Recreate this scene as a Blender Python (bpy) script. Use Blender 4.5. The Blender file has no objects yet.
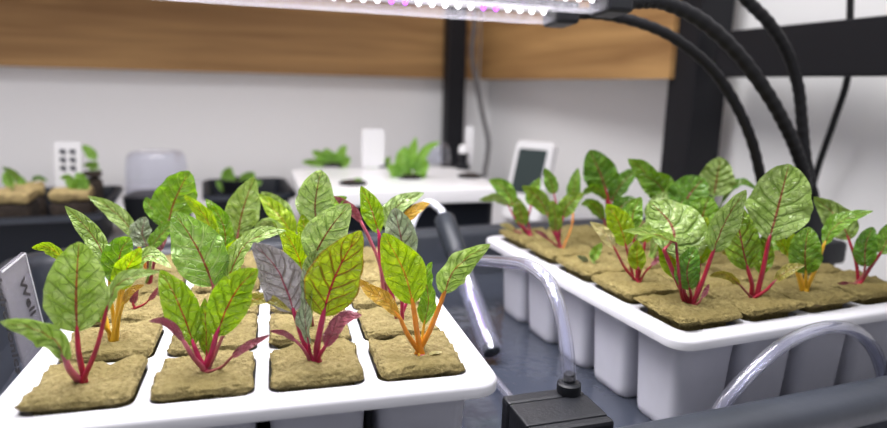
import bpy, bmesh, math, random
from mathutils import Vector, Matrix, noise

# ------------------------------------------------------------------ camera
S = bpy.context.scene
COL = S.collection
FPX, PITCH, ROLL = 632.1, 0.1994, 0.0243
RIM = 0.075                      # height of the planting trays' rims above the shelf
ZC = RIM + 2.7248 * 0.05         # camera height above the shelf
_c, _s = math.cos(PITCH), math.sin(PITCH)
FWD = Vector((0, _c, -_s)); UP0 = Vector((0, _s, _c)); R0 = Vector((1, 0, 0))
CR, SR = math.cos(ROLL), math.sin(ROLL)
RIGHT = R0 * CR + UP0 * SR
UP = UP0 * CR - R0 * SR
CAM = Vector((0, 0, ZC))
cd = bpy.data.cameras.new('camera'); cam = bpy.data.objects.new('camera', cd); COL.objects.link(cam)
M = Matrix((RIGHT, UP, -FWD)).transposed().to_4x4(); M.translation = CAM
cam.matrix_world = M
cd.sensor_fit = 'HORIZONTAL'; cd.sensor_width = 36; cd.lens = FPX / 887 * 36
cd.clip_start = 0.01; cd.clip_end = 50
cd.dof.use_dof = True; cd.dof.focus_distance = 0.335; cd.dof.aperture_fstop = 5.4
S.camera = cam

# ------------------------------------------------------------------ light
w = bpy.data.worlds.new('room_light'); S.world = w; w.use_nodes = True
wb = w.node_tree.nodes['Background']
wb.inputs[0].default_value = (0.93, 0.92, 1.0, 1); wb.inputs[1].default_value = 0.44
def area(name, loc, size, size_y, power, col, target):
    l = bpy.data.lights.new(name, 'AREA'); l.shape = 'RECTANGLE'; l.size = size; l.size_y = size_y
    l.energy = power; l.color = col
    o = bpy.data.objects.new(name, l); COL.objects.link(o); o.location = loc
    d = Vector(target) - Vector(loc); o.rotation_euler = d.to_track_quat('-Z', 'Y').to_euler()
    return o
area('added_fill_light', (-0.40, 0.10, 1.6), 1.1, 0.6, 33, (1.0, 0.98, 0.975), (0.0, 0.9, 0.2))  # added overhead fill that brightens wall and trays, not a known lamp
S.view_settings.view_transform = 'Standard'; S.view_settings.look = 'None'
S.view_settings.gamma = 1; S.view_settings.use_curve_mapping = False
S.view_settings.exposure = 0.0

# ------------------------------------------------------------------ pixel helpers (photo measurement -> place)
def ray(px, py):
    return (FWD * FPX + RIGHT * (px - 443.5) + UP * (214 - py)).normalized()
def aty(px, py, y):
    r = ray(px, py); return CAM + r * (y / r.y)
def atz(px, py, z):
    r = ray(px, py); return CAM + r * ((z - ZC) / r.z)

# ------------------------------------------------------------------ materials
def new_mat(name):
    m = bpy.data.materials.new(name); m.use_nodes = True
    nt = m.node_tree; b = nt.nodes['Principled BSDF']
    return m, nt, b
def plain(name, col, rough=0.5, metal=0.0, bump=0.0, bscale=200.0, vary=0.0, vscale=30.0, spec=0.5, sss=0.0, stretch=None):
    m, nt, b = new_mat(name)
    b.inputs['Base Color'].default_value = (*col, 1); b.inputs['Roughness'].default_value = rough
    b.inputs['Metallic'].default_value = metal; b.inputs['Specular IOR Level'].default_value = spec
    tc = nt.nodes.new('ShaderNodeTexCoord')
    vec = tc.outputs['Object']
    if stretch:
        mp = nt.nodes.new('ShaderNodeMapping'); mp.inputs['Scale'].default_value = stretch
        nt.links.new(vec, mp.inputs['Vector']); vec = mp.outputs['Vector']
    if vary:
        n = nt.nodes.new('ShaderNodeTexNoise'); n.inputs['Scale'].default_value = vscale; n.inputs['Detail'].default_value = 6
        nt.links.new(vec, n.inputs['Vector'])
        r = nt.nodes.new('ShaderNodeValToRGB')
        r.color_ramp.elements[0].position = 0.3; r.color_ramp.elements[1].position = 0.7
        r.color_ramp.elements[0].color = (*[max(0, c * (1 - vary)) for c in col], 1)
        r.color_ramp.elements[1].color = (*[min(1, c * (1 + vary)) for c in col], 1)
        nt.links.new(n.outputs['Fac'], r.inputs['Fac']); nt.links.new(r.outputs['Color'], b.inputs['Base Color'])
    if bump:
        n = nt.nodes.new('ShaderNodeTexNoise'); n.inputs['Scale'].default_value = bscale; n.inputs['Detail'].default_value = 5
        nt.links.new(vec, n.inputs['Vector'])
        bp = nt.nodes.new('ShaderNodeBump'); bp.inputs['Strength'].default_value = bump; bp.inputs['Distance'].default_value = 0.002
        nt.links.new(n.outputs['Fac'], bp.inputs['Height']); nt.links.new(bp.outputs['Normal'], b.inputs['Normal'])
    return m
def clear(name, col=(0.93, 0.94, 1.0), rough=0.06, alpha=0.28, blend=0.35, sheen=1.0, glow=False):
    # thin clear plastic wall: mostly lets light straight through, with a glossy sheen
    m, nt, b = new_mat(name)
    nt.nodes.remove(b)
    out = nt.nodes['Material Output']
    tr = nt.nodes.new('ShaderNodeBsdfTransparent'); tr.inputs[0].default_value = (*col, 1)
    gl = nt.nodes.new('ShaderNodeBsdfGlossy'); gl.inputs['Roughness'].default_value = rough
    df = nt.nodes.new('ShaderNodeBsdfTranslucent' if glow else 'ShaderNodeBsdfDiffuse'); df.inputs[0].default_value = (0.75, 0.74, 0.82, 1)
    lw = nt.nodes.new('ShaderNodeLayerWeight'); lw.inputs['Blend'].default_value = blend
    m1 = nt.nodes.new('ShaderNodeMixShader'); m1.inputs[0].default_value = alpha
    m2 = nt.nodes.new('ShaderNodeMixShader')
    nt.links.new(tr.outputs[0], m1.inputs[1]); nt.links.new(df.outputs[0], m1.inputs[2])
    sh = nt.nodes.new('ShaderNodeMath'); sh.operation = 'MULTIPLY'; sh.inputs[1].default_value = sheen
    nt.links.new(lw.outputs['Facing'], sh.inputs[0]); nt.links.new(sh.outputs[0], m2.inputs[0]); nt.links.new(m1.outputs[0], m2.inputs[1]); nt.links.new(gl.outputs[0], m2.inputs[2])
    nt.links.new(m2.outputs[0], out.inputs['Surface'])
    return m
def emit(name, col, strength):
    m, nt, b = new_mat(name)
    b.inputs['Base Color'].default_value = (*col, 1)
    b.inputs['Emission Color'].default_value = (*col, 1); b.inputs['Emission Strength'].default_value = strength
    return m
def wood_mat():
    m, nt, b = new_mat('wood')
    tc = nt.nodes.new('ShaderNodeTexCoord'); mp = nt.nodes.new('ShaderNodeMapping')
    mp.inputs['Scale'].default_value = (1.6, 20, 26)
    n = nt.nodes.new('ShaderNodeTexNoise'); n.inputs['Scale'].default_value = 1.5; n.inputs['Detail'].default_value = 8; n.inputs['Distortion'].default_value = 0.6
    r = nt.nodes.new('ShaderNodeValToRGB')
    e = r.color_ramp.elements
    e[0].position = 0.3; e[0].color = (0.25, 0.125, 0.042, 1); e[1].position = 0.72; e[1].color = (0.48, 0.275, 0.105, 1)
    nt.links.new(tc.outputs['Object'], mp.inputs['Vector']); nt.links.new(mp.outputs['Vector'], n.inputs['Vector'])
    nt.links.new(n.outputs['Fac'], r.inputs['Fac']); nt.links.new(r.outputs['Color'], b.inputs['Base Color'])
    b.inputs['Roughness'].default_value = 0.55
    return m
def rockwool_mat(name, lo, hi, dark):
    m, nt, b = new_mat(name)
    tc = nt.nodes.new('ShaderNodeTexCoord')
    n = nt.nodes.new('ShaderNodeTexNoise'); n.inputs['Scale'].default_value = 330; n.inputs['Detail'].default_value = 9; n.inputs['Roughness'].default_value = 0.8
    r = nt.nodes.new('ShaderNodeValToRGB'); e = r.color_ramp.elements
    e[0].position = 0.3; e[0].color = (*lo, 1); e[1].position = 0.66; e[1].color = (*hi, 1)
    n2 = nt.nodes.new('ShaderNodeTexNoise'); n2.inputs['Scale'].default_value = 28; n2.inputs['Detail'].default_value = 4
    r2 = nt.nodes.new('ShaderNodeValToRGB'); f = r2.color_ramp.elements
    f[0].position = 0.36; f[0].color = (0, 0, 0, 1); f[1].position = 0.6; f[1].color = (1, 1, 1, 1)
    mx = nt.nodes.new('ShaderNodeMix'); mx.data_type = 'RGBA'
    mx.inputs[6].default_value = (*dark, 1)
    nt.links.new(tc.outputs['Object'], n.inputs['Vector']); nt.links.new(tc.outputs['Object'], n2.inputs['Vector'])
    nt.links.new(n.outputs['Fac'], r.inputs['Fac']); nt.links.new(n2.outputs['Fac'], r2.inputs['Fac'])
    nt.links.new(r2.outputs['Color'], mx.inputs[0]); nt.links.new(r.outputs['Color'], mx.inputs[7])
    nt.links.new(mx.outputs[2], b.inputs['Base Color'])
    bp = nt.nodes.new('ShaderNodeBump'); bp.inputs['Strength'].default_value = 1.0; bp.inputs['Distance'].default_value = 0.003
    n3 = nt.nodes.new('ShaderNodeTexNoise'); n3.inputs['Scale'].default_value = 420; n3.inputs['Detail'].default_value = 6
    nt.links.new(tc.outputs['Object'], n3.inputs['Vector'])
    nt.links.new(n3.outputs['Fac'], bp.inputs['Height']); nt.links.new(bp.outputs['Normal'], b.inputs['Normal'])
    b.inputs['Roughness'].default_value = 0.95; b.inputs['Specular IOR Level'].default_value = 0.1
    return m
NV, KV = 6.0, 1.7      # side veins per leaf and how far they sweep forward
def leaf_mat(name, a, b_, vein, mid, vein_amt=0.6, vein_w=0.16, rough=0.33, trans=0.35, edge=None, midw=0.05):
    m, nt, p = new_mat(name)
    L = nt.links; N = nt.nodes.new
    def math_(op, x=None, y=None, z=None):
        n = N('ShaderNodeMath'); n.operation = op
        for i, v in enumerate((x, y, z)):
            if v is None: continue
            if isinstance(v, (int, float)): n.inputs[i].default_value = v
            else: L.new(v, n.inputs[i])
        return n.outputs[0]
    def sstep(v, lo, hi):
        n = N('ShaderNodeMapRange'); n.interpolation_type = 'SMOOTHSTEP'
        L.new(v, n.inputs[0]); n.inputs[1].default_value = lo; n.inputs[2].default_value = hi
        n.inputs[3].default_value = 1; n.inputs[4].default_value = 0
        return n.outputs[0]
    uv = N('ShaderNodeUVMap'); sx = N('ShaderNodeSeparateXYZ'); L.new(uv.outputs[0], sx.inputs[0])
    u = sx.outputs[0]; v = math_('ABSOLUTE', math_('MULTIPLY_ADD', sx.outputs[1], 2, -1))
    tc = N('ShaderNodeTexCoord'); nz = N('ShaderNodeTexNoise'); nz.inputs['Scale'].default_value = 90; nz.inputs['Detail'].default_value = 3
    L.new(tc.outputs['Object'], nz.inputs['Vector'])
    wob = math_('MULTIPLY_ADD', nz.outputs['Fac'], 0.5, -0.25)
    t = math_('ADD', math_('SUBTRACT', math_('MULTIPLY', u, NV), math_('MULTIPLY', v, KV)), wob)
    fr = math_('ABSOLUTE', math_('SUBTRACT', math_('FRACT', math_('ADD', t, 20.5)), 0.5))
    side = math_('MULTIPLY', sstep(fr, 0.02, vein_w), sstep(v, 0.55, 1.0))
    # fine net of smaller veins
    vo = N('ShaderNodeTexVoronoi'); vo.feature = 'DISTANCE_TO_EDGE'; vo.inputs['Scale'].default_value = 260
    L.new(tc.outputs['Object'], vo.inputs['Vector'])
    net = math_('MULTIPLY', sstep(vo.outputs['Distance'], 0.0, 0.10), 0.32)
    fine = math_('MAXIMUM', side, net)
    wmid = math_('MULTIPLY_ADD', u, -midw * 0.75, midw)
    md = math_('SUBTRACT', v, wmid)
    midm = sstep(md, -0.01, 0.022)
    base = N('ShaderNodeMix'); base.data_type = 'RGBA'
    base.inputs[6].default_value = (*a, 1); base.inputs[7].default_value = (*b_, 1)
    n2 = N('ShaderNodeTexNoise'); n2.inputs['Scale'].default_value = 45; n2.inputs['Detail'].default_value = 4
    L.new(tc.outputs['Object'], n2.inputs['Vector'])
    rr = N('ShaderNodeMapRange'); L.new(n2.outputs['Fac'], rr.inputs[0]); rr.inputs[1].default_value = 0.32; rr.inputs[2].default_value = 0.68
    BASE_IN = (rr.outputs[0], base.inputs[0])
    c1 = N('ShaderNodeMix'); c1.data_type = 'RGBA'; c1.inputs[7].default_value = (*vein, 1)
    L.new(base.outputs[2], c1.inputs[6]); L.new(math_('MULTIPLY', fine, vein_amt), c1.inputs[0])
    c2 = N('ShaderNodeMix'); c2.data_type = 'RGBA'; c2.inputs[7].default_value = (*mid, 1)
    L.new(c1.outputs[2], c2.inputs[6]); L.new(midm, c2.inputs[0])
    col = c2.outputs[2]
    if edge:
        c3 = N('ShaderNodeMix'); c3.data_type = 'RGBA'; c3.inputs[7].default_value = (*edge, 1)
        L.new(col, c3.inputs[6]); L.new(math_('MULTIPLY', math_('SUBTRACT', 1, sstep(v, 0.9, 1.0)), 0.7), c3.inputs[0]); col = c3.outputs[2]
    L.new(col, p.inputs['Base Color'])
    p.inputs['Roughness'].default_value = rough; p.inputs['Specular IOR Level'].default_value = 0.55
    bp = N('ShaderNodeBump'); bp.inputs['Strength'].default_value = 0.9; bp.inputs['Distance'].default_value = 0.0016; bp.invert = True
    vs = N('ShaderNodeTexVoronoi'); vs.feature = 'SMOOTH_F1'; vs.inputs['Scale'].default_value = 230; vs.inputs['Smoothness'].default_value = 0.6
    L.new(tc.outputs['Object'], vs.inputs['Vector'])
    hsum = math_('ADD', math_('MAXIMUM', side, math_('MULTIPLY', net, 1.2)), math_('MULTIPLY', vs.outputs['Distance'], 0.9))
    pf = N('ShaderNodeMapRange'); L.new(vs.outputs['Distance'], pf.inputs[0]); pf.inputs[1].default_value = 0.15; pf.inputs[2].default_value = 0.55; pf.inputs[3].default_value = 1; pf.inputs[4].default_value = 0
    L.new(math_('MULTIPLY_ADD', pf.outputs[0], 0.6, math_('MULTIPLY', BASE_IN[0], 0.4)), BASE_IN[1])  # pucker shading put into the colour: puffs lighter, grooves darker
    L.new(hsum, bp.inputs['Height']); L.new(bp.outputs['Normal'], p.inputs['Normal'])
    tl = N('ShaderNodeBsdfTranslucent'); L.new(col, tl.inputs[0]); L.new(bp.outputs['Normal'], tl.inputs['Normal'])
    hs = N('ShaderNodeHueSaturation'); hs.inputs['Saturation'].default_value = 1.15; hs.inputs['Value'].default_value = 1.1
    L.new(col, hs.inputs['Color']); L.new(hs.outputs[0], tl.inputs[0])
    mix = N('ShaderNodeMixShader'); mix.inputs[0].default_value = trans
    L.new(p.outputs[0], mix.inputs[1]); L.new(tl.outputs[0], mix.inputs[2])
    L.new(mix.outputs[0], nt.nodes['Material Output'].inputs['Surface'])
    return m

MAT = dict(
    wall=plain('wall_paint', (0.90, 0.895, 0.90), 0.8, bump=0.15, bscale=60),
    wood=wood_mat(),
    steel=plain('black_steel', (0.010, 0.010, 0.013), 0.55, bump=0.05, spec=0.25),
    shelf=plain('grey_laminate', (0.55, 0.55, 0.58), 0.5, vary=0.08),
    bin=plain('blue_grey_plastic', (0.029, 0.034, 0.046), 0.38, bump=0.12, bscale=90, vary=0.2, vscale=14),
    black=plain('black_plastic', (0.010, 0.011, 0.014), 0.45, bump=0.15, bscale=600, spec=0.3),
    navy=plain('black_tray_plastic', (0.008, 0.010, 0.015), 0.5, spec=0.2),
    white=plain('white_tray_plastic', (0.53, 0.53, 0.56), 0.38),
    cup=plain('white_cup_plastic', (0.60, 0.60, 0.66), 0.35, vary=0.04, vscale=40),
    gloss=plain('white_gloss', (0.80, 0.79, 0.81), 0.3),
    screen=plain('display_glass', (0.035, 0.05, 0.05), 0.2),
    rubber=plain('black_gooseneck', (0.008, 0.008, 0.010), 0.5, spec=0.3),
    cord=plain('grey_cord', (0.10, 0.095, 0.10), 0.6),
    clear=clear('clear_tube_plastic', alpha=0.07, blend=0.3, sheen=0.75),
    dome=clear('clear_dome_plastic', alpha=0.04, blend=0.25, sheen=0.5),
    tag=clear('clear_tag_plastic', (0.80, 0.78, 0.78), 0.35, alpha=0.12, blend=0.12, sheen=0.06),
    lens=clear('clear_lens_plastic', (0.97, 0.97, 0.98), 0.15, alpha=0.04, blend=0.2, sheen=0.3, glow=True),
    ink=plain('black_ink', (0.012, 0.010, 0.012), 0.7),
    hose=plain('milky_hose', (0.62, 0.64, 0.70), 0.3),
    fitting=plain('dark_fitting', (0.018, 0.022, 0.028), 0.4, spec=0.3),
    wool=rockwool_mat('rockwool', (0.070, 0.050, 0.014), (0.31, 0.255, 0.120), (0.170, 0.135, 0.052)),
    wool2=rockwool_mat('rockwool_damp', (0.066, 0.050, 0.015), (0.30, 0.245, 0.102), (0.165, 0.128, 0.045)),
    soil=plain('dark_soil', (0.035, 0.024, 0.018), 0.95, bump=0.8, bscale=300, vary=0.5, vscale=200),
    peat=plain('tan_fibre', (0.40, 0.30, 0.135), 0.95, bump=0.6, bscale=300, vary=0.3, vscale=150),
    led=emit('led_white', (1.0, 0.98, 0.97), 7.0),
    ledp=emit('led_purple', (0.55, 0.06, 1.0), 3.2),
    strip=plain('led_board', (0.80, 0.79, 0.82), 0.4),
    st_red=plain('stem_red', (0.285, 0.008, 0.028), 0.33, vary=0.4, vscale=120),
    st_mag=plain('stem_magenta', (0.33, 0.010, 0.062), 0.33, vary=0.4, vscale=120),
    st_pink=plain('stem_pink', (0.40, 0.085, 0.13), 0.4, vary=0.35, vscale=120),
    st_org=plain('stem_orange', (0.58, 0.20, 0.010), 0.35, vary=0.2, vscale=120),
    st_yel=plain('stem_yellow', (0.60, 0.34, 0.018), 0.35, vary=0.2, vscale=120),
    st_grn=plain('stem_green', (0.22, 0.36, 0.08), 0.4, vary=0.2, vscale=120),
    st_brn=plain('stem_brown', (0.24, 0.06, 0.06), 0.4, vary=0.25, vscale=120),
)
LM = dict(
    pale=leaf_mat('leaf_pale', (0.205, 0.325, 0.055), (0.430, 0.560, 0.215), (0.125, 0.235, 0.030), (0.23, 0.070, 0.035), 0.5, rough=0.3),
    sheen=leaf_mat('leaf_sheen', (0.160, 0.320, 0.045), (0.360, 0.530, 0.170), (0.46, 0.60, 0.26), (0.22, 0.075, 0.035), 0.55, rough=0.28),
    green=leaf_mat('leaf_green', (0.110, 0.255, 0.015), (0.265, 0.470, 0.060), (0.40, 0.57, 0.15), (0.26, 0.10, 0.04), 0.55, rough=0.28),
    dark=leaf_mat('leaf_dark', (0.065, 0.185, 0.012), (0.180, 0.365, 0.045), (0.30, 0.46, 0.11), (0.26, 0.04, 0.05), 0.5, rough=0.28),
    frost=leaf_mat('leaf_frost', (0.235, 0.355, 0.095), (0.440, 0.560, 0.250), (0.11, 0.22, 0.035), (0.15, 0.055, 0.03), 0.45, rough=0.3),
    lime=leaf_mat('leaf_lime', (0.240, 0.400, 0.010), (0.420, 0.560, 0.040), (0.17, 0.27, 0.012), (0.42, 0.22, 0.02), 0.45, trans=0.45),
    limered=leaf_mat('leaf_lime_red', (0.200, 0.290, 0.010), (0.330, 0.430, 0.030), (0.14, 0.035, 0.015), (0.26, 0.012, 0.025), 0.8, vein_w=0.14, trans=0.45, edge=(0.24, 0.05, 0.02)),
    greenred=leaf_mat('leaf_green_red', (0.125, 0.260, 0.012), (0.290, 0.430, 0.050), (0.12, 0.045, 0.02), (0.25, 0.015, 0.03), 0.6, vein_w=0.14, trans=0.4),
    greypur=leaf_mat('leaf_grey_purple', (0.255, 0.235, 0.235), (0.440, 0.410, 0.430), (0.15, 0.11, 0.09), (0.26, 0.06, 0.09), 0.55, vein_w=0.16, trans=0.15),
    strapr=leaf_mat('leaf_strap_red', (0.25, 0.055, 0.085), (0.34, 0.12, 0.14), (0.36, 0.18, 0.15), (0.28, 0.04, 0.07), 0.3, trans=0.2),
    strapo=leaf_mat('leaf_strap_orange', (0.45, 0.24, 0.022), (0.56, 0.36, 0.06), (0.5, 0.4, 0.12), (0.58, 0.27, 0.03), 0.3, trans=0.3),
    strapg=leaf_mat('leaf_strap_olive', (0.24, 0.22, 0.030), (0.36, 0.32, 0.08), (0.42, 0.36, 0.14), (0.32, 0.12, 0.03), 0.3, trans=0.3),
    cream=leaf_mat('leaf_cream', (0.52, 0.47, 0.18), (0.62, 0.56, 0.30), (0.6, 0.5, 0.3), (0.55, 0.34, 0.16), 0.3, trans=0.3),
    bright=leaf_mat('leaf_bright', (0.25, 0.52, 0.06), (0.40, 0.68, 0.16), (0.45, 0.7, 0.25), (0.4, 0.64, 0.2), 0.4, trans=0.45),
)

# ------------------------------------------------------------------ object helpers
def link(name, bm, mat, parent=None, smooth=True, mats=None):
    me = bpy.data.meshes.new(name); bm.normal_update(); bm.to_mesh(me); bm.free()
    for m in (mats or [mat]): me.materials.append(m)
    if smooth:
        for p in me.polygons: p.use_smooth = True
    o = bpy.data.objects.new(name, me); COL.objects.link(o)
    if parent: o.parent = parent
    return o
def tag(o, label=None, cat=None, group=None, kind=None):
    if label: o['label'] = label
    if cat: o['category'] = cat
    if group: o['group'] = group
    if kind: o['kind'] = kind
    return o
def empty(name, loc, rz, label, cat, group=None):
    o = bpy.data.objects.new(name, None); COL.objects.link(o); o.empty_display_size = 0.01
    o.location = loc; o.rotation_euler = (0, 0, rz)
    return tag(o, label, cat, group)
def sharp(o, ang=0.6):
    me = o.data
    try: me.set_sharp_from_angle(angle=ang)
    except Exception: pass
    return o
def box(bm, c, s, rot=None, bev=0.0, seg=2):
    r = bmesh.ops.create_cube(bm, size=1.0)
    vs = r['verts']
    for v in vs: v.co = Vector((v.co.x * s[0], v.co.y * s[1], v.co.z * s[2]))
    if bev:
        es = list({e for v in vs for e in v.link_edges})
        g = bmesh.ops.bevel(bm, geom=es, offset=bev, segments=seg, profile=0.5, affect='EDGES')
        vs = list({v for f in g['faces'] for v in f.verts} | {v for v in vs if v.is_valid})
    for v in vs:
        if rot is not None: v.co = rot @ v.co
        v.co += Vector(c)
    return vs
def spline(pts, n):
    P = [Vector(p) for p in pts]
    if len(P) == 2: return [P[0].lerp(P[1], i / n) for i in range(n + 1)]
    P = [P[0] * 2 - P[1]] + P + [P[-1] * 2 - P[-2]]
    out = []; k = len(P) - 3
    for i in range(n + 1):
        t = i / n * k; j = min(int(t), k - 1); t -= j
        a, b, c, d = P[j:j + 4]
        out.append(0.5 * ((2 * b) + (c - a) * t + (2 * a - 5 * b + 4 * c - d) * t * t + (3 * b - a - 3 * c + d) * t ** 3))
    return out
def tube(bm, pts, rad, sides=10, caps=True, flat=1.0):
    n = len(pts); rings = []
    prev = None
    for i, p in enumerate(pts):
        t = (pts[min(i + 1, n - 1)] - pts[max(i - 1, 0)]).normalized()
        if prev is None:
            a = Vector((0, 0, 1)) if abs(t.z) < 0.9 else Vector((1, 0, 0))
            x = t.cross(a).normalized()
        else:
            x = (prev - t * prev.dot(t)).normalized()
        prev = x; y = t.cross(x)
        r = rad(i / (n - 1)) if callable(rad) else rad
        rings.append([bm.verts.new(p + (x * math.cos(q) + y * math.sin(q) * flat) * r) for q in (2 * math.pi * k / sides for k in range(sides))])
    for a, b in zip(rings, rings[1:]):
        for k in range(sides):
            bm.faces.new((a[k], a[(k + 1) % sides], b[(k + 1) % sides], b[k]))
    if caps:
        bm.faces.new(rings[0][::-1]); bm.faces.new(rings[-1])
def lathe(bm, prof, sides=24, M_=None):
    rings = []
    for r, z in prof:
        ring = []
        for k in range(sides):
            q = 2 * math.pi * k / sides
            co = Vector((r * math.cos(q), r * math.sin(q), z))
            ring.append(bm.verts.new(M_ @ co if M_ else co))
        rings.append(ring)
    for a, b in zip(rings, rings[1:]):
        for k in range(sides):
            bm.faces.new((a[k], a[(k + 1) % sides], b[(k + 1) % sides], b[k]))
    bm.faces.new(rings[0][::-1]); bm.faces.new(rings[-1])
def rrect(w_, d_, r, n=5, cx=0, cy=0):
    pts = []
    for (sx, sy, a0) in ((1, 1, 0), (-1, 1, 90), (-1, -1, 180), (1, -1, 270)):
        for k in range(n + 1):
            a = math.radians(a0 + 90 * k / n)
            pts.append((cx + sx * (w_ / 2 - r) + r * math.cos(a), cy + sy * (d_ / 2 - r) + r * math.sin(a)))
    return pts
def loft(bm, loops, cap0=False, cap1=False):
    R = [[bm.verts.new(p) for p in lp] for lp in loops]
    for a, b in zip(R, R[1:]):
        n = len(a)
        for k in range(n): bm.faces.new((a[k], a[(k + 1) % n], b[(k + 1) % n], b[k]))
    if cap0: bm.faces.new(R[0][::-1])
    if cap1: bm.faces.new(R[-1])
    return R
def z3(pts, z): return [Vector((x, y, z)) for x, y in pts]

# ------------------------------------------------------------------ setting
YAW = 0.33
CORNER = Vector((0.078, 1.56, 0))
DB = Vector((math.cos(YAW), math.sin(YAW), 0))           # along the back of the rack, to the right
DS = Vector((math.sin(YAW), -math.cos(YAW), 0))          # along the right side, towards the camera
def slab(name, a, b, z0, z1, t, mat, parent=None, out=None, bev=0.0):
    d = (b - a); L_ = d.length; ang = math.atan2(d.y, d.x)
    bm = bmesh.new(); box(bm, (L_ / 2, t / 2, (z1 - z0) / 2), (L_, abs(t), z1 - z0), bev=bev)
    o = link(name, bm, mat, parent, smooth=False)
    o.location = Vector((a.x, a.y, z0)); o.rotation_euler = (0, 0, ang)
    return o
c_w = CORNER - DS * 0.034 + DB * 0.045; DSW = Vector((math.sin(YAW + .055), -math.cos(YAW + .055), 0))
wb_ = slab('wall_back', c_w - DB * 2.6, c_w + DB * 0.05, -0.8, 1.9, 0.05, MAT['wall']); tag(wb_, kind='structure')
wr_ = slab('wall_right', c_w - DSW * 0.05, c_w + DSW * 2.4, -0.8, 1.9, 0.05, MAT['wall']); tag(wr_, kind='structure')
bm = bmesh.new(); box(bm, (0, 0, -0.02), (4.6, 4.6, 0.04))
fl = link('floor', bm, plain('floor_grey', (0.25, 0.23, 0.22), 0.6, vary=0.1), smooth=False)
fl.location = (0, 0.6, -0.8); fl.rotation_euler = (0, 0, YAW); tag(fl, kind='structure')

# rack: posts, rail, wooden boards and the shelf
rack = empty('storage_rack', CORNER, 0, 'black steel storage rack with wooden boards between its posts', 'rack')
def rel(o, par):
    o.parent = par; o.matrix_parent_inverse = Matrix.Translation(-par.location) if par.rotation_euler.z == 0 else par.matrix_basis.inverted()
    return o
def post(c, s, z0, z1, name='post'):
    bm = bmesh.new(); R_ = Matrix.Rotation(YAW, 3, 'Z')
    box(bm, (c.x, c.y, (z0 + z1) / 2), (s, s, z1 - z0), R_.to_3x3(), 0.003)
    return rel(link(name, bm, MAT['steel'], smooth=False), rack)
post(CORNER - DB * 0.074 + DS * 0.028, 0.043, -0.8, 1.0)
pR = CORNER + DS * 0.745 + DB * 0.034
# nearer upright is two steel angles side by side
bm = bmesh.new(); R_ = Matrix.Rotation(YAW, 3, 'Z')
box(bm, (pR.x, pR.y, 0.1), (0.052, 0.006, 1.8), R_, 0.001)
q = pR - DB * 0.023 - DS * 0.026; box(bm, (q.x, q.y, 0.1), (0.006, 0.052, 1.8), R_, 0.001)
rel(link('post', bm, MAT['steel'], smooth=False), rack)
a = pR + DS * 0.02 - DB * 0.014; b = a + DS * 0.75
r = slab('rail', a, b, 0.231, 0.288, 0.02, MAT['steel'], bev=0.002); rel(r, rack)
r = slab('back_board', CORNER - DB * 2.2, CORNER - DB * 0.003, 0.229, 0.62, 0.025, MAT['wood']); rel(r, rack)
r = slab('side_board', CORNER + DS * 0.004, CORNER + DS * 0.705, 0.229, 0.62, 0.025, MAT['wood']); rel(r, rack)
# unseen board added overhead to shade the upper part of the back board
o = slab('shade_board', CORNER - DB * 2.2 + DS * 0.42, CORNER + DS * 0.42 - DB * 0.32, 0.625, 0.645, 0.42, MAT['wood']); rel(o, rack)
# shelf under it all
sh0 = CORNER - DB * 2.2
bm = bmesh.new(); box(bm, (1.1, -0.72, -0.0131), (2.2, 1.42, 0.025), None, 0.002)
o = link('shelf', bm, MAT['shelf'], smooth=False); o.location = sh0; o.rotation_euler = (0, 0, YAW); rel(o, rack)

# cord beside the rear post
bm = bmesh.new()
cp = [aty(x, y, 1.44) for x, y in ((474, -12), (475, 20), (472, 52), (476, 80), (482, 112), (488, 140), (487, 158), (485, 170))]
cp.append(Vector((cp[-1].x, 1.44, 0.010)))
tube(bm, spline(cp, 50), 0.0052, 8)
tag(link('power_cord', bm, MAT['cord']), 'grey power cord hanging down beside the rear black post', 'cord')
bm = bmesh.new()
cp = [aty(x, y, yy) for x, y, yy in ((851, -30, .696), (850, 18, .696), (848, 75, .696), (834, 121, .702), (819, 164, .722), (810, 196, .735))]
cp.append(Vector((cp[-1].x - .004, .742, 0.03))); cp.append(Vector((cp[-1].x, .75, 0.006)))
tube(bm, spline(cp, 50), 0.0036, 8)
tag(link('power_cord', bm, MAT['rubber']), 'thin black cord running down the white wall behind the black rail', 'cord')

# ------------------------------------------------------------------ flood tray
FY = 0.36
fo = Vector((-0.223, 0.175, 0)); FU = Vector((math.cos(FY), math.sin(FY), 0)); FV = Vector((-math.sin(FY), math.cos(FY), 0))
fo = fo - FV * 0.009
FW, FD, FZ = 0.665, 0.401, 0.055
bm = bmesh.new()
def fr_(off, z): return [Vector((x, y, z)) for x, y in rrect(FW + 2 * off, FD + 2 * off, max(0.012, 0.02 + off), 6, FW / 2, FD / 2)]
loft(bm, [fr_(-0.012, 0.0), fr_(0.006, FZ - 0.012), fr_(0.024, FZ - 0.016), fr_(0.027, FZ - 0.012), fr_(0.026, FZ - 0.004), fr_(0.021, FZ), fr_(0.008, FZ), fr_(0.003, FZ - 0.003), fr_(0.0005, FZ - 0.008), fr_(-0.006, 0.006), fr_(-0.012, 0.004)], True, True)
ft = link('flood_tray', bm, MAT['bin']); ft.location = fo; ft.rotation_euler = (0, 0, FY); sharp(ft, 0.9)
tag(ft, 'wide shallow blue-grey flood tray with both white planting trays in it', 'tray')
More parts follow.
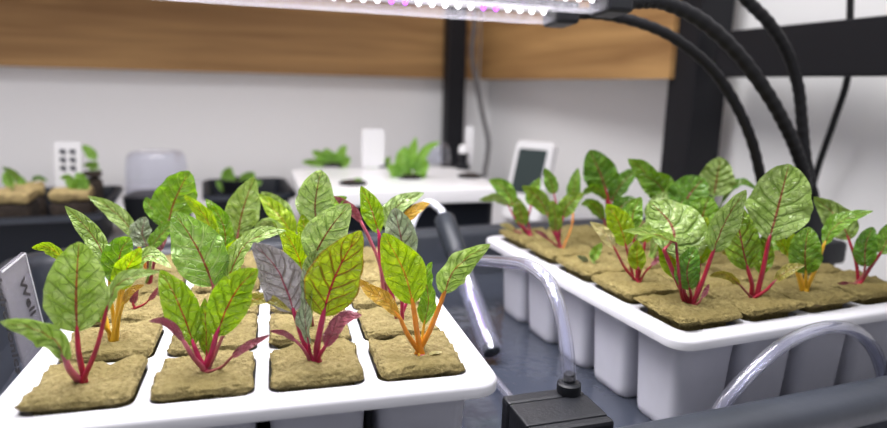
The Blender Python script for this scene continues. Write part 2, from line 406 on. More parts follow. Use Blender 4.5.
# film of water on its floor
wm, nt, b = new_mat('water_film')
b.inputs['Base Color'].default_value = (0.038, 0.044, 0.060, 1); b.inputs['Roughness'].default_value = 0.08
tcn = nt.nodes.new('ShaderNodeTexCoord'); nn = nt.nodes.new('ShaderNodeTexNoise'); nn.inputs['Scale'].default_value = 45; nn.inputs['Detail'].default_value = 3
bpn = nt.nodes.new('ShaderNodeBump'); bpn.inputs['Strength'].default_value = 0.25; bpn.inputs['Distance'].default_value = 0.004
nt.links.new(tcn.outputs['Object'], nn.inputs['Vector']); nt.links.new(nn.outputs['Fac'], bpn.inputs['Height']); nt.links.new(bpn.outputs['Normal'], b.inputs['Normal'])
bm = bmesh.new()
loft(bm, [fr_(-0.0128, 0.0043), fr_(-0.0128, 0.0056)], True, True)
o = link('water', bm, wm, smooth=False); o.location = fo; o.rotation_euler = (0, 0, FY)
tag(o, 'thin film of water on the floor of the blue-grey flood tray', 'water', kind='stuff')

# ------------------------------------------------------------------ planting trays
PU, PV, WO = 0.05, 0.0486, 0.869
GC = WO / 2
TR = {'L': (Vector((-3.4559 * .05, 4.7067 * .05, 0)), 0.2629), 'R': (Vector((2.818 * .05, 6.945 * .05, 0)), 0.3757)}
def cellpos(t, r, c, z=RIM):
    o, a = TR[t]
    u, v = (c + GC) * PU, (r + GC) * PV
    return Vector((o.x + math.cos(a) * u - math.sin(a) * v, o.y + math.sin(a) * u + math.cos(a) * v, z))
def planting_tray(t, label, first=None):
    o, a = TR[t]
    root = empty('planting_tray', (o.x, o.y, 0), a, label, 'tray', 'white planting trays')
    if first:
        for ch in first.children:
            c = ch.copy(); COL.objects.link(c); c.parent = root
        return root
    mg = 0.274
    x0, x1, y0, y1 = -mg * PU, (3 + WO + mg) * PU, -mg * PV, (4 + WO + mg) * PV
    cx, cy, W_, D_ = (x0 + x1) / 2, (y0 + y1) / 2, x1 - x0, y1 - y0
    bm = bmesh.new()
    def ol(off, z): return z3(rrect(W_ + 2 * off, D_ + 2 * off, 0.013 + off, 7, cx, cy), z)
    outer = loft(bm, [ol(-0.0012, RIM - 0.0065), ol(0.0, RIM - 0.0065), ol(0.0002, RIM - 0.0022), ol(-0.0006, RIM - 0.0007), ol(-0.0022, RIM)])
    edges = []
    top = outer[-1]
    for k in range(len(top)): edges.append(bm.edges.get((top[k], top[(k + 1) % len(top)])))
    for r in range(5):
        for c in range(4):
            hx, hy = (c + GC) * PU, (r + GC) * PV
            hl = lambda off, z: z3(rrect(WO * PU + 2 * off, WO * PV + 2 * off, 0.006 + off, 5, hx, hy), z)
            H = loft(bm, [hl(0.0012, RIM), hl(0.0003, RIM - 0.0006), hl(0.0, RIM - 0.002)])
            for k in range(len(H[0])): edges.append(bm.edges.get((H[0][k], H[0][(k + 1) % len(H[0])])))
    bmesh.ops.triangle_fill(bm, edges=edges, use_beauty=True, use_dissolve=False)
    bmesh.ops.recalc_face_normals(bm, faces=bm.faces[:])
    rim = link('tray_rim', bm, MAT['white'], root); sharp(rim, 0.7)
    for r in range(5):
        for c in range(4):
            hx, hy = (c + GC) * PU, (r + GC) * PV
            def cl(t_, z, rad=0.007): return z3(rrect(WO * PU * t_ , WO * PV * t_, rad, 5, hx, hy), z)
            bm = bmesh.new()
            loft(bm, [cl(1.045, RIM - 0.0035), cl(1.04, RIM - 0.006), cl(0.985, 0.05), cl(0.91, 0.012), cl(0.89, 0.0078), cl(0.84, 0.006), cl(0.81, 0.0072), cl(0.84, 0.012), cl(0.955, 0.05), cl(1.0, RIM - 0.0035)], False, False)
            lp = z3(rrect(WO * PU * 0.84, WO * PV * 0.84, 0.007, 5, hx, hy), 0.0065)
            bm.faces.new([bm.verts.new(p) for p in lp])
            cu = link('cup', bm, MAT['cup'], root); sharp(cu, 0.8)
    return root
tl = planting_tray('L', 'white planting tray beside the plant tag, full of mixed chard seedlings')
trr = planting_tray('R', 'white planting tray beside the goosenecks, with a clear hose arching before it', tl)

# rockwool cubes
def wool_mesh(seed, wd, zt, over, zb=0.030):
    bm = bmesh.new()
    box(bm, (0, 0, 0), (1, 1, 1), None, 0.06, 2)
    bmesh.ops.subdivide_edges(bm, edges=bm.edges[:], cuts=10, use_grid_fill=True)
    h = zt - zb
    rnd = random.Random(seed)
    ox = Vector((rnd.random() * 50, rnd.random() * 50, rnd.random() * 50))
    for v in bm.verts:
        p = v.co.copy(); t = p.z + 0.5
        wz = wd * (0.85 + 0.0 * t) if zb + t * h < RIM + 0.0014 else wd + over
        co = Vector((p.x * wz, p.y * wz * .972, zb + t * h))
        n1 = noise.noise(co * 60 + ox); n2 = noise.noise(co * 190 + ox); n3 = noise.noise(co * 480 + ox)
        amp = 1.0 if co.z > RIM - 0.001 else 0.15
        d = p.normalized()
        co += Vector((d.x, d.y, 0)) * (0.0012 * n1 + 0.0012 * n2 + .0009 * n3) * amp
        if p.z > 0.35: co.z += 0.0018 * n1 + 0.0018 * n2 + 0.0012 * n3
        # wet dimple round the stem
        rr = math.hypot(co.x, co.y)
        if p.z > 0.3 and rr < 0.008: co.z -= 0.002 * (1 - rr / 0.008)
        if wz > wd: co.z = max(co.z, RIM + 0.0009)
        v.co = co
    me = bpy.data.meshes.new('rockwool_cube'); bm.normal_update(); bm.to_mesh(me); bm.free()
    for p_ in me.polygons: p_.use_smooth = True
    return me
rows = ['front row', 'second row', 'middle row', 'fourth row', 'back row']
cols = {'L': ['on the tag side', 'second from the tag side', 'second from the pump side', 'on the pump side'],
        'R': ['on the pump side', 'second from the pump side', 'second from the gooseneck side', 'on the gooseneck side']}
TN = {'L': 'the tray beside the plant tag', 'R': 'the tray beside the goosenecks'}
TOPZ = {'L': RIM + 0.0044, 'R': RIM + 0.0078}
ZB = {}
for t, mt, side in (('L', 'wool', 'left'), ('R', 'wool2', 'right')):
    meshes = [wool_mesh(k + (7 if t == 'R' else 0), 0.0405 if t == 'L' else 0.041, TOPZ[t], 0.0024 if t == 'L' else 0.0066) for k in range(5)]
    for m in meshes: m.materials.append(MAT[mt])
    rnd = random.Random(5)
    for r in range(5):
        for c in range(4):
            o = bpy.data.objects.new('rockwool_cube', meshes[(r * 4 + c * 3 + r // 2) % 5]); COL.objects.link(o)
            p = cellpos(t, r, c, 0)
            if t == 'R': p += Vector((rnd.uniform(-.0006, .0006), rnd.uniform(-.0006, .0006), 0))
            o.location = p; o.rotation_euler = (0, 0, TR[t][1] + (math.pi if (r + c) % 2 else 0) + rnd.uniform(-.02, .02))
            tag(o, f'rockwool cube {cols[t][c]}, {rows[r]} of {TN[t]}', 'rockwool cube', f'rockwool cubes in {TN[t]}')

# ------------------------------------------------------------------ leaves
def prof(shape, u):
    if shape == 'round':
        a = math.sin(math.pi * min(1, u ** 0.82)) if u < 1 else 0
        return max(0.0, a) ** 0.55
    if shape == 'ovate':
        return max(0.0, math.sin(math.pi * u ** 0.80)) ** 0.68
    if shape == 'long':
        return max(0.0, math.sin(math.pi * u ** 0.90)) ** 0.78
    if shape == 'obov':
        return max(0.0, math.sin(math.pi * u ** 1.12)) ** 0.52
    if shape == 'strap':
        return (max(0.0, math.sin(math.pi * u ** 0.8)) ** 0.6)
    return math.sin(math.pi * u)
RL = random.Random(11)
def blade_mesh(pts, hw, roll, shape, cup, quilt, ruffle):
    n, m = 26, 14
    C = spline(pts, n)
    bm = bmesh.new(); uvl = bm.loops.layers.uv.new('UVMap')
    ph = RL.random() * 6; G = []
    ox = Vector((RL.random() * 40, RL.random() * 40, 0))
    T0 = (C[-1] - C[0]).normalized()
    for i, p in enumerate(C):
        u = i / n
        t = (C[min(i + 1, n)] - C[max(i - 1, 0)]).normalized()
        V = (CAM - p).normalized()
        s = t.cross(V)
        s = s.normalized() if s.length > 1e-4 else RIGHT.copy()
        nn_ = s.cross(t).normalized()
        ro = math.radians(roll)
        s2 = s * math.cos(ro) + nn_ * math.sin(ro); n2 = nn_ * math.cos(ro) - s * math.sin(ro)
        W = hw * max(prof(shape, u), 0.045)
        row = []
        for j in range(m + 1):
            v = -1 + 2 * j / m; av = abs(v)
            tt = u * NV - av * KV
            bump = (abs(math.sin(math.pi * tt)) ** 0.7 - 0.55) * min(1, av * 4) * (1 - av ** 4) * min(1, W / hw * 1.2)
            wv = math.sin(u * 13 + ph + (2 if v > 0 else 0)) * av ** 3 + 0.6 * math.sin(u * 23 + ph * 2 + v)* av ** 3
            edge = 1 + 0.09 * noise.noise(Vector((u * 7, v * 2, 0)) + ox)
            pk = noise.noise(Vector((p.x, p.y, p.z)) * 260 + s2 * (v * W * 260) + ox) * 0.0011
            co = p + s2 * (v * W * edge) + n2 * (pk * min(1, W / 0.004) + cup * av ** 1.6 * W + quilt * hw * bump + ruffle * hw * wv * (W / hw))
            row.append(bm.verts.new(co))
        G.append(row)
    for i in range(n):
        for j in range(m):
            f = bm.faces.new((G[i][j], G[i][j + 1], G[i + 1][j + 1], G[i + 1][j]))
            for l, (a, b) in zip(f.loops, ((i, j), (i, j + 1), (i + 1, j + 1), (i + 1, j))):
                l[uvl].uv = (a / n, b / m)
    return bm
class Plant:
    def __init__(s, loc, label, group, cat='seedling', name='chard_seedling'):
        s.b = Vector(loc); s.k = 0
        s.root = empty(name, loc, 0, label, cat, group)
    def P(s, q):
        return aty(q[0], q[1], s.b.y + (q[2] if len(q) > 2 else 0) * 0.01)
    def leaf(s, mat, stem, st, bl, hw, roll=0, shape='ovate', r=1.5, cup=0.25, quilt=0.15, ruffle=0.11, base=None):
        """st: points of the stalk after the base, bl: midrib points of the blade, hw: half width in px"""
        B = [s.P(q) for q in bl]
        ang = s.k * 2.4; s.k += 1
        b0 = s.b + Vector((math.cos(ang) * 0.0016, math.sin(ang) * 0.0016, -0.0015))
        if base: b0 = s.P(base)
        Ls = [b0] + [s.P(q) for q in st] + [B[0]]
        dist = (sum(B, Vector()) / len(B) - CAM).dot(FWD)
        h = hw * dist / FPX
        lo = Vector(s.b)
        bm = blade_mesh([p - lo for p in B], h, roll, shape, cup, quilt, ruffle) if False else None
        bm = blade_mesh(B, h, roll, shape, cup, quilt, ruffle)
        for v in bm.verts: v.co -= lo
        lf = link('leaf', bm, LM[mat], s.root)
        # stalk, running on as a rib along the back of the blade
        full = spline(Ls, 16)
        rib = spline(B, 26)[1:17]
        V = (CAM - B[0]).normalized(); rr = r * 0.00074
        pts = [p - lo for p in full] + [p - lo - V * (rr * min(1.0, .25 * (q_ + 1))) for q_, p in enumerate(rib)]
        n = len(pts) - 1; k0 = 16 / n
        bm = bmesh.new()
        tube(bm, pts, lambda t: rr * (1.15 - 0.35 * t / k0) if t < k0 else max(rr * 0.75 * (1 - (t - k0) / (1 - k0)) ** 1.5, rr * 0.08), 8)
        link('petiole', bm, MAT[stem], lf)
        return s

GL, GR = 'chard seedlings in the tray beside the plant tag', 'chard seedlings in the tray beside the goosenecks'
def at(t, r, c, du=0, dv=0):
    p = cellpos(t, r, c, TOPZ[t] - 0.001)
    return p + Vector((du, dv, 0)) * 0.001

LM['limebrown'] = leaf_mat('leaf_lime_brown', (0.190, 0.350, 0.018), (0.310, 0.450, 0.040), (0.12, 0.20, 0.015), (0.30, 0.06, 0.03), 0.5, trans=0.45)
LM['frostpur'] = leaf_mat('leaf_frost_purple', (0.230, 0.300, 0.170), (0.370, 0.420, 0.300), (0.10, 0.09, 0.06), (0.20, 0.06, 0.07), 0.55, trans=0.2)

# ---- left tray, front row
p = Plant(at('L', 0, 0, -2.5), 'red-stalked seedling with a big round pale leaf, beside the plant tag', GL)
p.leaf('pale', 'st_red', [(79, 355)], [(77, 332, .2), (76, 302, .5), (77, 272, .6), (79, 242, .4)], 28, 0, 'round', 1.7, .18, .06, .05)
p.leaf('pale', 'st_pink', [(70, 370, -.8)], [(66, 361, -1.2), (54, 340, -1.6), (32, 328, -2), (0, 322, -2.2)], 15, 38, 'ovate', 2.0, .15)
p.leaf('pale', 'st_red', [(96, 350)], [(106, 312, .2), (116, 287, .3), (135, 276, .2), (160, 272, 0)], 9, 40, 'long', 1.5, .2)
p = Plant(at('L', 0, 1, -1), 'seedling with two upright lime leaves and long thin purple straps, front row', GL)
p.leaf('limebrown', 'st_mag', [(200, 360)], [(194, 346, 0), (186, 322, .2), (174, 294, .3), (160, 270, .4)], 17, -8, 'long', 1.8, .2)
p.leaf('limebrown', 'st_mag', [(211, 355)], [(216, 336, 0), (227, 308, .2), (240, 286, .2), (258, 269, .1)], 20, 10, 'ovate', 2.0, .2)
p.leaf('greenred', 'st_red', [], [(207, 356, .3), (206, 325, .6), (205, 298, .7)], 9, 30, 'long', 1.2)
p.leaf('strapr', 'st_pink', [(194, 358, -.5)], [(184, 342, -.9), (174, 328, -1.2), (163, 321, -1.5), (149, 321, -1.7)], 4.5, 15, 'strap', 1.6, .2, 0, .02)
p.leaf('strapr', 'st_brn', [(220, 368, -.3)], [(232, 357, -.5), (248, 346, -.7), (270, 335, -.9)], 4.5, 20, 'strap', 1.0, .2, 0, .02)
p.leaf('strapg', 'st_brn', [(222, 338, .8)], [(232, 318, 1.2), (246, 303, 1.3), (268, 299, 1.1), (292, 312, .8)], 6.5, 20, 'long', 1.1, .2, .02, .03)
p = Plant(at('L', 0, 2, 0), 'seedling with a red-veined lime leaf and a grey-purple leaf', GL)
p.leaf('limered', 'st_mag', [(317, 348, -.2)], [(323, 316, -.3), (330, 290, -.2), (342, 262, 0), (361, 231, .2)], 27, -5, 'ovate', 2.3, .14, .05, .06)
p.leaf('greypur', 'st_mag', [(303, 340)], [(294, 312, 0), (287, 291, .1), (275, 266, .2), (253, 243, .2)], 22, 12, 'ovate', 1.9, .2, .08)
p.leaf('frostpur', 'st_mag', [(310, 352, -.2)], [(309, 345, -.3), (305, 318, -.3), (308, 292, -.2), (303, 268, 0)], 8, 35, 'strap', 1.1, .3, .1, .3)
p.leaf('strapr', 'st_mag', [(320, 355, -.4)], [(325, 347, -.6), (334, 330, -.8), (346, 318, -1), (362, 315, -1.2)], 9, 25, 'ovate', 1.4, .2, .03)
p.leaf('strapr', 'st_pink', [(304, 350, -.3)], [(296, 341, -.5), (284, 333, -.6), (270, 331, -.7)], 3, 10, 'strap', 1.1, .2, 0, .02)
p = Plant(at('L', 0, 3, 1.8), 'seedling on bright orange stalks at the tray corner near the pump', GL)
p.leaf('lime', 'st_org', [(418, 338)], [(413, 304, 0), (406, 277, .1), (397, 257, .2), (383, 233, .2)], 21, 0, 'ovate', 2.0, .15)
p.leaf('pale', 'st_org', [(431, 328, 0)], [(444, 294, -.2), (450, 277, -.3), (464, 260, -.4), (490, 244, -.6)], 15, -25, 'ovate', 1.9, .2)
p.leaf('green', 'st_yel', [(422, 340, .4)], [(424, 325, .6), (429, 300, .8), (426, 280, .9), (432, 262, .9)], 10, 30, 'strap', 1.2, .3, .1, .25)
p.leaf('strapo', 'st_org', [(408, 335, -.3)], [(400, 318, -.4), (386, 301, -.5), (373, 293, -.6), (356, 278, -.7)], 8.5, -20, 'long', 1.7, .2, .02, .04)
p.leaf('cream', 'st_pink', [], [(428, 355, -.4), (434, 353, -.4), (442, 352, -.4)], 3, 60, 'strap', .6, .1, 0, 0)
# ---- left tray, second row
p = Plant(at('L', 1, 0, 0), 'yellow-stalked seedling with crinkled lime leaves, behind the big round pale leaf', GL)
p.leaf('pale', 'st_yel', [(113, 315, .3)], [(108, 268, .6), (98, 244, .9), (83, 224, 1), (65, 206, 1)], 9.5, 5, 'long', 1.4, .15)
p.leaf('green', 'st_yel', [(120, 308, .3)], [(121, 284, .6), (119, 266, .7), (121, 251, .7), (130, 237, .8)], 16, 10, 'round', 1.7, .2, .12)
p.leaf('lime', 'st_yel', [(117, 315)], [(120, 290, 0), (124, 275, -.1), (131, 262, -.2), (141, 248, -.3)], 12, 0, 'ovate', 1.7, .2, .1)
p.leaf('pale', 'st_yel', [(119, 312, .3)], [(125, 283, .4), (138, 264, .3), (152, 256, .1), (171, 268, -.3)], 11, 40, 'ovate', 1.3, .2, .1)
p.leaf('lime', 'st_yel', [(104, 312, .6), (84, 280, 1)], [(66, 261, 1.2), (56, 252, 1.2), (45, 247, 1.2), (32, 248, 1.2)], 6.5, 25, 'ovate', 1.1, .2)
p.leaf('strapo', 'st_yel', [(119, 318, -.4)], [(123, 304, -.6), (131, 291, -.8), (144, 285, -.9)], 4, 20, 'strap', 1.4, .1, 0, .02)
p.leaf('green', 'st_yel', [(106, 328, -.3)], [(102, 322, -.4), (97, 308, -.4), (98, 292, -.3)], 9, 20, 'ovate', 1.2, .2)
p = Plant(at('L', 1, 1, 0), 'seedling with one large glossy green leaf, behind the two upright lime leaves', GL)
p.leaf('sheen', 'st_brn', [(217, 318), (215, 300)], [(213, 286, .2), (204, 262, .3), (192, 239, .4), (174, 212, .4)], 26, 8, 'ovate', 1.5, .15, .1)
p.leaf('pale', 'st_red', [(221, 312, .3)], [(226, 284, .3), (239, 254, .2), (257, 237, -.3), (286, 231, -1)], 13, 45, 'ovate', 1.4, .2, .1)
p.leaf('lime', 'st_brn', [(221, 310, .8)], [(226, 280, 1), (231, 258, 1.2), (240, 238, 1.3)], 12, 0, 'ovate', 1.2, .2)
p = Plant(at('L', 1, 2, 0), 'seedling with a puckered frosty green leaf, behind the red-veined lime leaf', GL)
p.leaf('frost', 'st_brn', [(309, 300), (309, 278)], [(312, 260, .2), (322, 241, .3), (334, 223, .3), (350, 204, .2)], 21, 0, 'ovate', 1.4, .2, .13)
p.leaf('lime', 'st_grn', [(307, 300)], [(303, 274, .2), (298, 256, .2), (290, 240, .2), (280, 228, .2)], 11, 5, 'ovate', 1.3, .2)
p.leaf('frost', 'st_grn', [(312, 305, -.2)], [(313, 282, -.2), (313, 266, -.2), (316, 250, -.2)], 10, 10, 'ovate', 1.1, .2, .12)
p = Plant(at('L', 1, 3, 1), 'pink-stalked seedling just behind the orange-stalked corner plant', GL)
p.leaf('frostpur', 'st_mag', [(402, 296)], [(401, 264, .5), (402, 246, .6), (399, 228, .6), (394, 208, .7)], 16, 0, 'round', 1.5, .2, .12)
p.leaf('limebrown', 'st_mag', [(390, 288), (381, 262, .3)], [(379, 234, .6), (374, 217, .8), (369, 203, .9), (361, 186, 1)], 11, 0, 'long', 1.7, .15)
p.leaf('strapr', 'st_mag', [(408, 298, .5)], [(412, 282, .8), (408, 268, 1), (412, 262, 1)], 5, 20, 'strap', 1.2, .2)
# ---- left tray, middle row
p = Plant(at('L', 2, 0, 0), 'small dark red sprout behind the yellow-stalked crinkled seedling', GL)
p.leaf('strapr', 'st_red', [], [(133, 304), (134, 294, 0), (138, 284, -.2)], 4.5, 10, 'ovate', 1.2, .2)
p.leaf('strapr', 'st_red', [(143, 305, -.3)], [(149, 300, -.5), (154, 295, -.6), (158, 287, -.6)], 2.5, 10, 'strap', .9, .2, 0, 0)
p = Plant(at('L', 2, 1, 0), 'seedling with arching lime leaves, behind the large glossy green leaf', GL)
p.leaf('lime', 'st_yel', [(221, 275)], [(217, 252, .3), (211, 230, .5), (202, 212, .6), (184, 195, .7)], 10, 28, 'ovate', 1.3, .2)
p.leaf('green', 'st_yel', [(226, 272, .4)], [(226, 250, .8), (225, 232, 1), (219, 216, 1.1), (206, 199, 1.2)], 10, 20, 'ovate', 1.2, .2)
p = Plant(at('L', 2, 2, 0), 'seedling with a tall rounded yellowish leaf, behind the frosty puckered leaf', GL)
p.leaf('frost', 'st_brn', [(312, 268), (316, 245)], [(316, 222, .3), (315, 206, .4), (317, 190, .4), (321, 170, .4)], 19, 0, 'round', 1.3, .18, .07)
p.leaf('green', 'st_brn', [(315, 268, .5)], [(322, 228, .8), (326, 213, .8), (334, 204, .7), (347, 197, .6)], 9, 20, 'ovate', 1.2, .2, .12)
p.leaf('lime', 'st_grn', [(309, 270, -.3)], [(309, 246, -.3), (305, 230, -.2), (302, 214, -.2)], 8, 0, 'ovate', 1.1, .2)
p = Plant(at('L', 2, 3, 0), 'seedling with a small yellow strap leaf and a drooping brownish stalk', GL)
p.leaf('frost', 'st_brn', [(386, 260)], [(388, 230, .5), (391, 214, .6), (402, 203, .6), (424, 193, .5)], 11, 25, 'ovate', 1.2, .2)
p.leaf('strapo', 'st_yel', [(392, 262, 0)], [(403, 225, .2), (411, 214, .2), (420, 207, .2), (430, 203, .2)], 6, 20, 'ovate', 1.2, .15)
p.leaf('strapr', 'st_pink', [(380, 265, -.2), (370, 240, -.4)], [(361, 222, -.5), (351, 208, -.6), (334, 196, -.8)], 5, 20, 'strap', 1.6, .2)
# ---- left tray, rows behind
p = Plant(at('L', 3, 0, 0), 'seedling with a tall dark green leaf, in front of the clear dome', GL)
p.leaf('pale', 'st_org', [(144, 262)], [(137, 241, 0), (125, 222, 0), (109, 208, 0), (88, 196, 0)], 8.5, 10, 'long', 1.5, .15)
p.leaf('frostpur', 'st_brn', [(148, 262, -.3)], [(147, 246, -.4), (142, 232, -.4), (146, 217, -.3)], 11, 20, 'round', 1.2, .35, .16, .2)
p.leaf('green', 'st_brn', [(158, 250, .4)], [(168, 224, .6), (173, 205, .7), (180, 189, .7), (189, 171, .6)], 20, 0, 'round', 1.4, .18, .12)
p.leaf('green', 'st_grn', [(156, 250, .5)], [(164, 226, .8), (157, 214, .8), (150, 206, .8), (146, 197, .8)], 7.5, 15, 'ovate', 1.1, .2)
p.leaf('green', 'st_grn', [(150, 268, -.6)], [(150, 249, -.8), (158, 238, -.9), (168, 228, -1), (178, 221, -1)], 8, 25, 'ovate', 1.1, .2)
p.leaf('strapr', 'st_mag', [(153, 268, -.2)], [(156, 254, -.4), (162, 243, -.4), (167, 236, -.4)], 4, 20, 'strap', 1.4, .2)
p = Plant(at('L', 3, 1, 0), 'seedling with one notched pale leaf, in front of the small black pot', GL)
p.leaf('pale', 'st_brn', [(234, 258)], [(238, 234, .2), (241, 217, .3), (246, 200, .3), (254, 177, .3)], 17, 0, 'ovate', 1.3, .18, .1)
p.leaf('green', 'st_brn', [(234, 258, .3)], [(238, 241, .4), (231, 231, .4), (225, 220, .4)], 5, 0, 'ovate', 1.0, .2)
p.leaf('green', 'st_brn', [(236, 258, .3)], [(240, 240, .4), (245, 230, .4), (249, 222, .4)], 5, 0, 'ovate', 1.0, .2)
p = Plant(at('L', 3, 2, 0), 'seedling with yellow-green leaves bent towards the notched pale leaf', GL)
p.leaf('lime', 'st_org', [(298, 256)], [(293, 238, 0), (285, 223, 0), (274, 210, 0), (259, 194, 0)], 11, -20, 'ovate', 1.3, .2)
p.leaf('pale', 'st_org', [(299, 256, .5)], [(293, 228, .8), (285, 212, .9), (274, 201, .9), (261, 192, .9)], 8, 10, 'ovate', 1.1, .2)
p.leaf('frost', 'st_grn', [(296, 258, -.4)], [(287, 238, -.5), (277, 227, -.5), (266, 222, -.5), (254, 228, -.5)], 6, 30, 'ovate', 1.1, .2)

# ---- right tray, front row
p = Plant(at('R', 0, 0, .8), 'thick red-stalked seedling with a broad flat pale leaf, at the near corner', GR)
p.leaf('pale', 'st_red', [(679, 285, -.3)], [(664, 250, -.5), (674, 236, .3), (668, 220, 1.4), (650, 202, 2.4)], 34, -10, 'ovate', 2.2, -.2, .12)
p.leaf('pale', 'st_red', [(681, 292, -.5)], [(676, 243, -1.2), (660, 236, -1.5), (642, 232, -1.8), (622, 231, -2)], 9, 58, 'ovate', 1.4, -.15, .1)
p.leaf('pale', 'st_red', [(700, 288, -.2)], [(713, 252, -.3), (720, 233, -.3), (730, 213, -.3), (746, 190, -.3)], 15, -28, 'ovate', 2.0, .2, .1)
p.leaf('dark', 'st_red', [(691, 296, -.5)], [(690, 290, -.7), (687, 275, -.8), (689, 262, -.8), (695, 247, -.7)], 12, 0, 'round', 1.4, .2, .14)
p.leaf('lime', 'st_red', [(685, 294, .2)], [(681, 280, .3), (676, 266, .4), (668, 252, .5), (659, 240, .5)], 13, 0, 'ovate', 1.4, .2)
p.leaf('lime', 'st_red', [(697, 290, .6)], [(700, 264, .9), (702, 247, 1), (703, 233, 1), (707, 217, 1)], 10, 10, 'ovate', 1.3, .2)
p.leaf('strapr', 'st_brn', [(697, 304, -.5)], [(702, 298, -.6), (706, 291, -.6), (709, 284, -.6)], 2.5, 10, 'strap', 1.0, .2, 0, 0)
p = Plant(at('R', 0, 1, 3), 'tallest seedling, with crimson stalks and a big rounded leaf, by the goosenecks', GR)
p.leaf('pale', 'st_red', [(762, 274)], [(769, 240, .1), (775, 219, .2), (781, 196, .3), (789, 164, .3)], 29, 0, 'obov', 2.2, .15, .1)
p.leaf('greenred', 'st_red', [(752, 285, -.1)], [(748, 270, -.2), (743, 249, -.2), (739, 227, -.1), (737, 202, 0)], 17, -5, 'ovate', 2.0, .18, .1)
p.leaf('greenred', 'st_red', [(759, 285, .5)], [(761, 275, .6), (764, 256, .7), (766, 232, .7)], 10, 15, 'long', 1.5, .2)
p.leaf('strapg', 'st_brn', [(748, 294, -.3)], [(740, 285, -.5), (730, 277, -.7), (720, 274, -.8), (709, 276, -.9)], 4.5, 25, 'strap', 1.1, .2, 0, .03)
p.leaf('strapg', 'st_red', [(765, 291, -.3)], [(773, 283, -.4), (783, 274, -.5), (793, 268, -.6), (805, 265, -.7)], 6, 25, 'long', 1.4, .2, .03, .03)
p = Plant(at('R', 0, 2, .5), 'yellow-stalked seedling with a small round leaf, beside the tallest seedling', GR)
p.leaf('green', 'st_yel', [(806, 282, -.2)], [(806, 274, -.3), (805, 258, -.4), (806, 243, -.4), (809, 227, -.3)], 15, 0, 'round', 1.5, .2, .14)
p.leaf('lime', 'st_yel', [(797, 272, .2)], [(789, 256, .3), (784, 247, .3), (779, 237, .3), (774, 226, .3)], 5, 10, 'ovate', 1.9, .2)
p.leaf('lime', 'st_yel', [(800, 275, .5)], [(796, 262, .6), (793, 248, .6), (792, 231, .6)], 7, 0, 'ovate', 1.5, .2)
p.leaf('green', 'st_yel', [(816, 268, 0)], [(824, 245, -.1), (832, 230, -.2), (846, 219, -.4), (873, 211, -.7)], 10, 35, 'long', 1.7, .2)
p = Plant(at('R', 0, 3, .5), 'thin red-stalked seedling cut by the photo edge, beside the yellow-stalked one', GR)
p.leaf('pale', 'st_red', [(856, 262, .1)], [(849, 240, .4), (843, 226, .7), (832, 212, 1), (814, 197, 1.3)], 14, 10, 'ovate', 1.6, .2)
p.leaf('dark', 'st_brn', [(863, 276, -.2)], [(865, 267, -.3), (865, 253, -.3), (867, 240, -.3), (873, 227, -.3)], 10, 0, 'round', 1.3, .25, .14)
p.leaf('green', 'st_red', [(872, 265, -.1)], [(880, 254, -.2), (886, 243, -.2), (890, 232, -.2), (893, 221, -.2)], 10, 0, 'ovate', 1.6, .2)
p.leaf('strapr', 'st_brn', [(856, 284, -.3)], [(849, 283, -.5), (841, 284, -.6), (832, 289, -.8)], 2.3, 20, 'strap', .9, .2, 0, 0)
# ---- right tray, left edge
p = Plant(at('R', 1, 0, -.6), 'seedling with spread red stalks, a cream strap and a lime leaf', GR)
p.leaf('cream', 'st_red', [(625, 268, -.1)], [(615, 249, -.2), (608, 238, -.2), (601, 230, -.2), (590, 222, -.2)], 6.5, -15, 'long', 1.3, .15, .02)
p.leaf('lime', 'st_red', [(631, 268, .1)], [(626, 246, .2), (622, 231, .3), (616, 217, .3), (606, 204, .3)], 13, 0, 'ovate', 1.3, .18)
p.leaf('green', 'st_red', [(636, 262, .4)], [(633, 230, .8), (633, 213, .9), (641, 197, 1)], 10, 10, 'ovate', 1.3, .2)
p.leaf('lime', 'st_red', [(640, 268, -.2)], [(638, 270, -.3), (637, 256, -.3), (637, 240, -.3)], 9, 10, 'ovate', 1.6, .2)
p.leaf('lime', 'st_red', [(640, 270, .1)], [(645, 243, .2), (646, 232, .2), (650, 222, .2)], 7, 10, 'ovate', 1.6, .2)
p.leaf('strapr', 'st_red', [(644, 274, -.2)], [(651, 266, -.3), (657, 260, -.3), (664, 253, -.3)], 2.5, 10, 'strap', 1.0, .2, 0, 0)
p = Plant(at('R', 2, 0, -1.5), 'tiny two-leaved sprout alone on its cube at the tray edge', GR)
p.leaf('green', 'st_grn', [], [(592, 261), (596, 252, .1), (602, 243, .1)], 5, 10, 'ovate', .9, .2)
p.leaf('frostpur', 'st_brn', [], [(588, 262, -.2), (583, 258, -.3), (577, 256, -.4)], 3, 30, 'ovate', .8, .2)
p = Plant(at('R', 3, 0, -1.8), 'magenta-stalked seedling just behind the tiny two-leaved sprout', GR)
p.leaf('greenred', 'st_mag', [(553, 230)], [(548, 215, .1), (542, 203, .2), (534, 194, .2), (522, 186, .2)], 9, 10, 'ovate', 1.4, .2)
p.leaf('greenred', 'st_mag', [(560, 230)], [(563, 218, .1), (566, 208, .1), (573, 200, .1), (584, 193, 0)], 9, 10, 'ovate', 1.4, .2)
p.leaf('greenred', 'st_mag', [], [(556, 232, -.3), (555, 216, -.4), (552, 200, -.4)], 7, 0, 'ovate', 1.3, .2)
p.leaf('strapr', 'st_mag', [], [(549, 240, -.4), (542, 234, -.6), (535, 231, -.7)], 2, 10, 'strap', .9, .2, 0, 0)
p.leaf('green', 'st_mag', [(558, 215, .6)], [(554, 194, 1), (551, 182, 1), (545, 168, 1)], 7, 15, 'ovate', 1.0, .2)
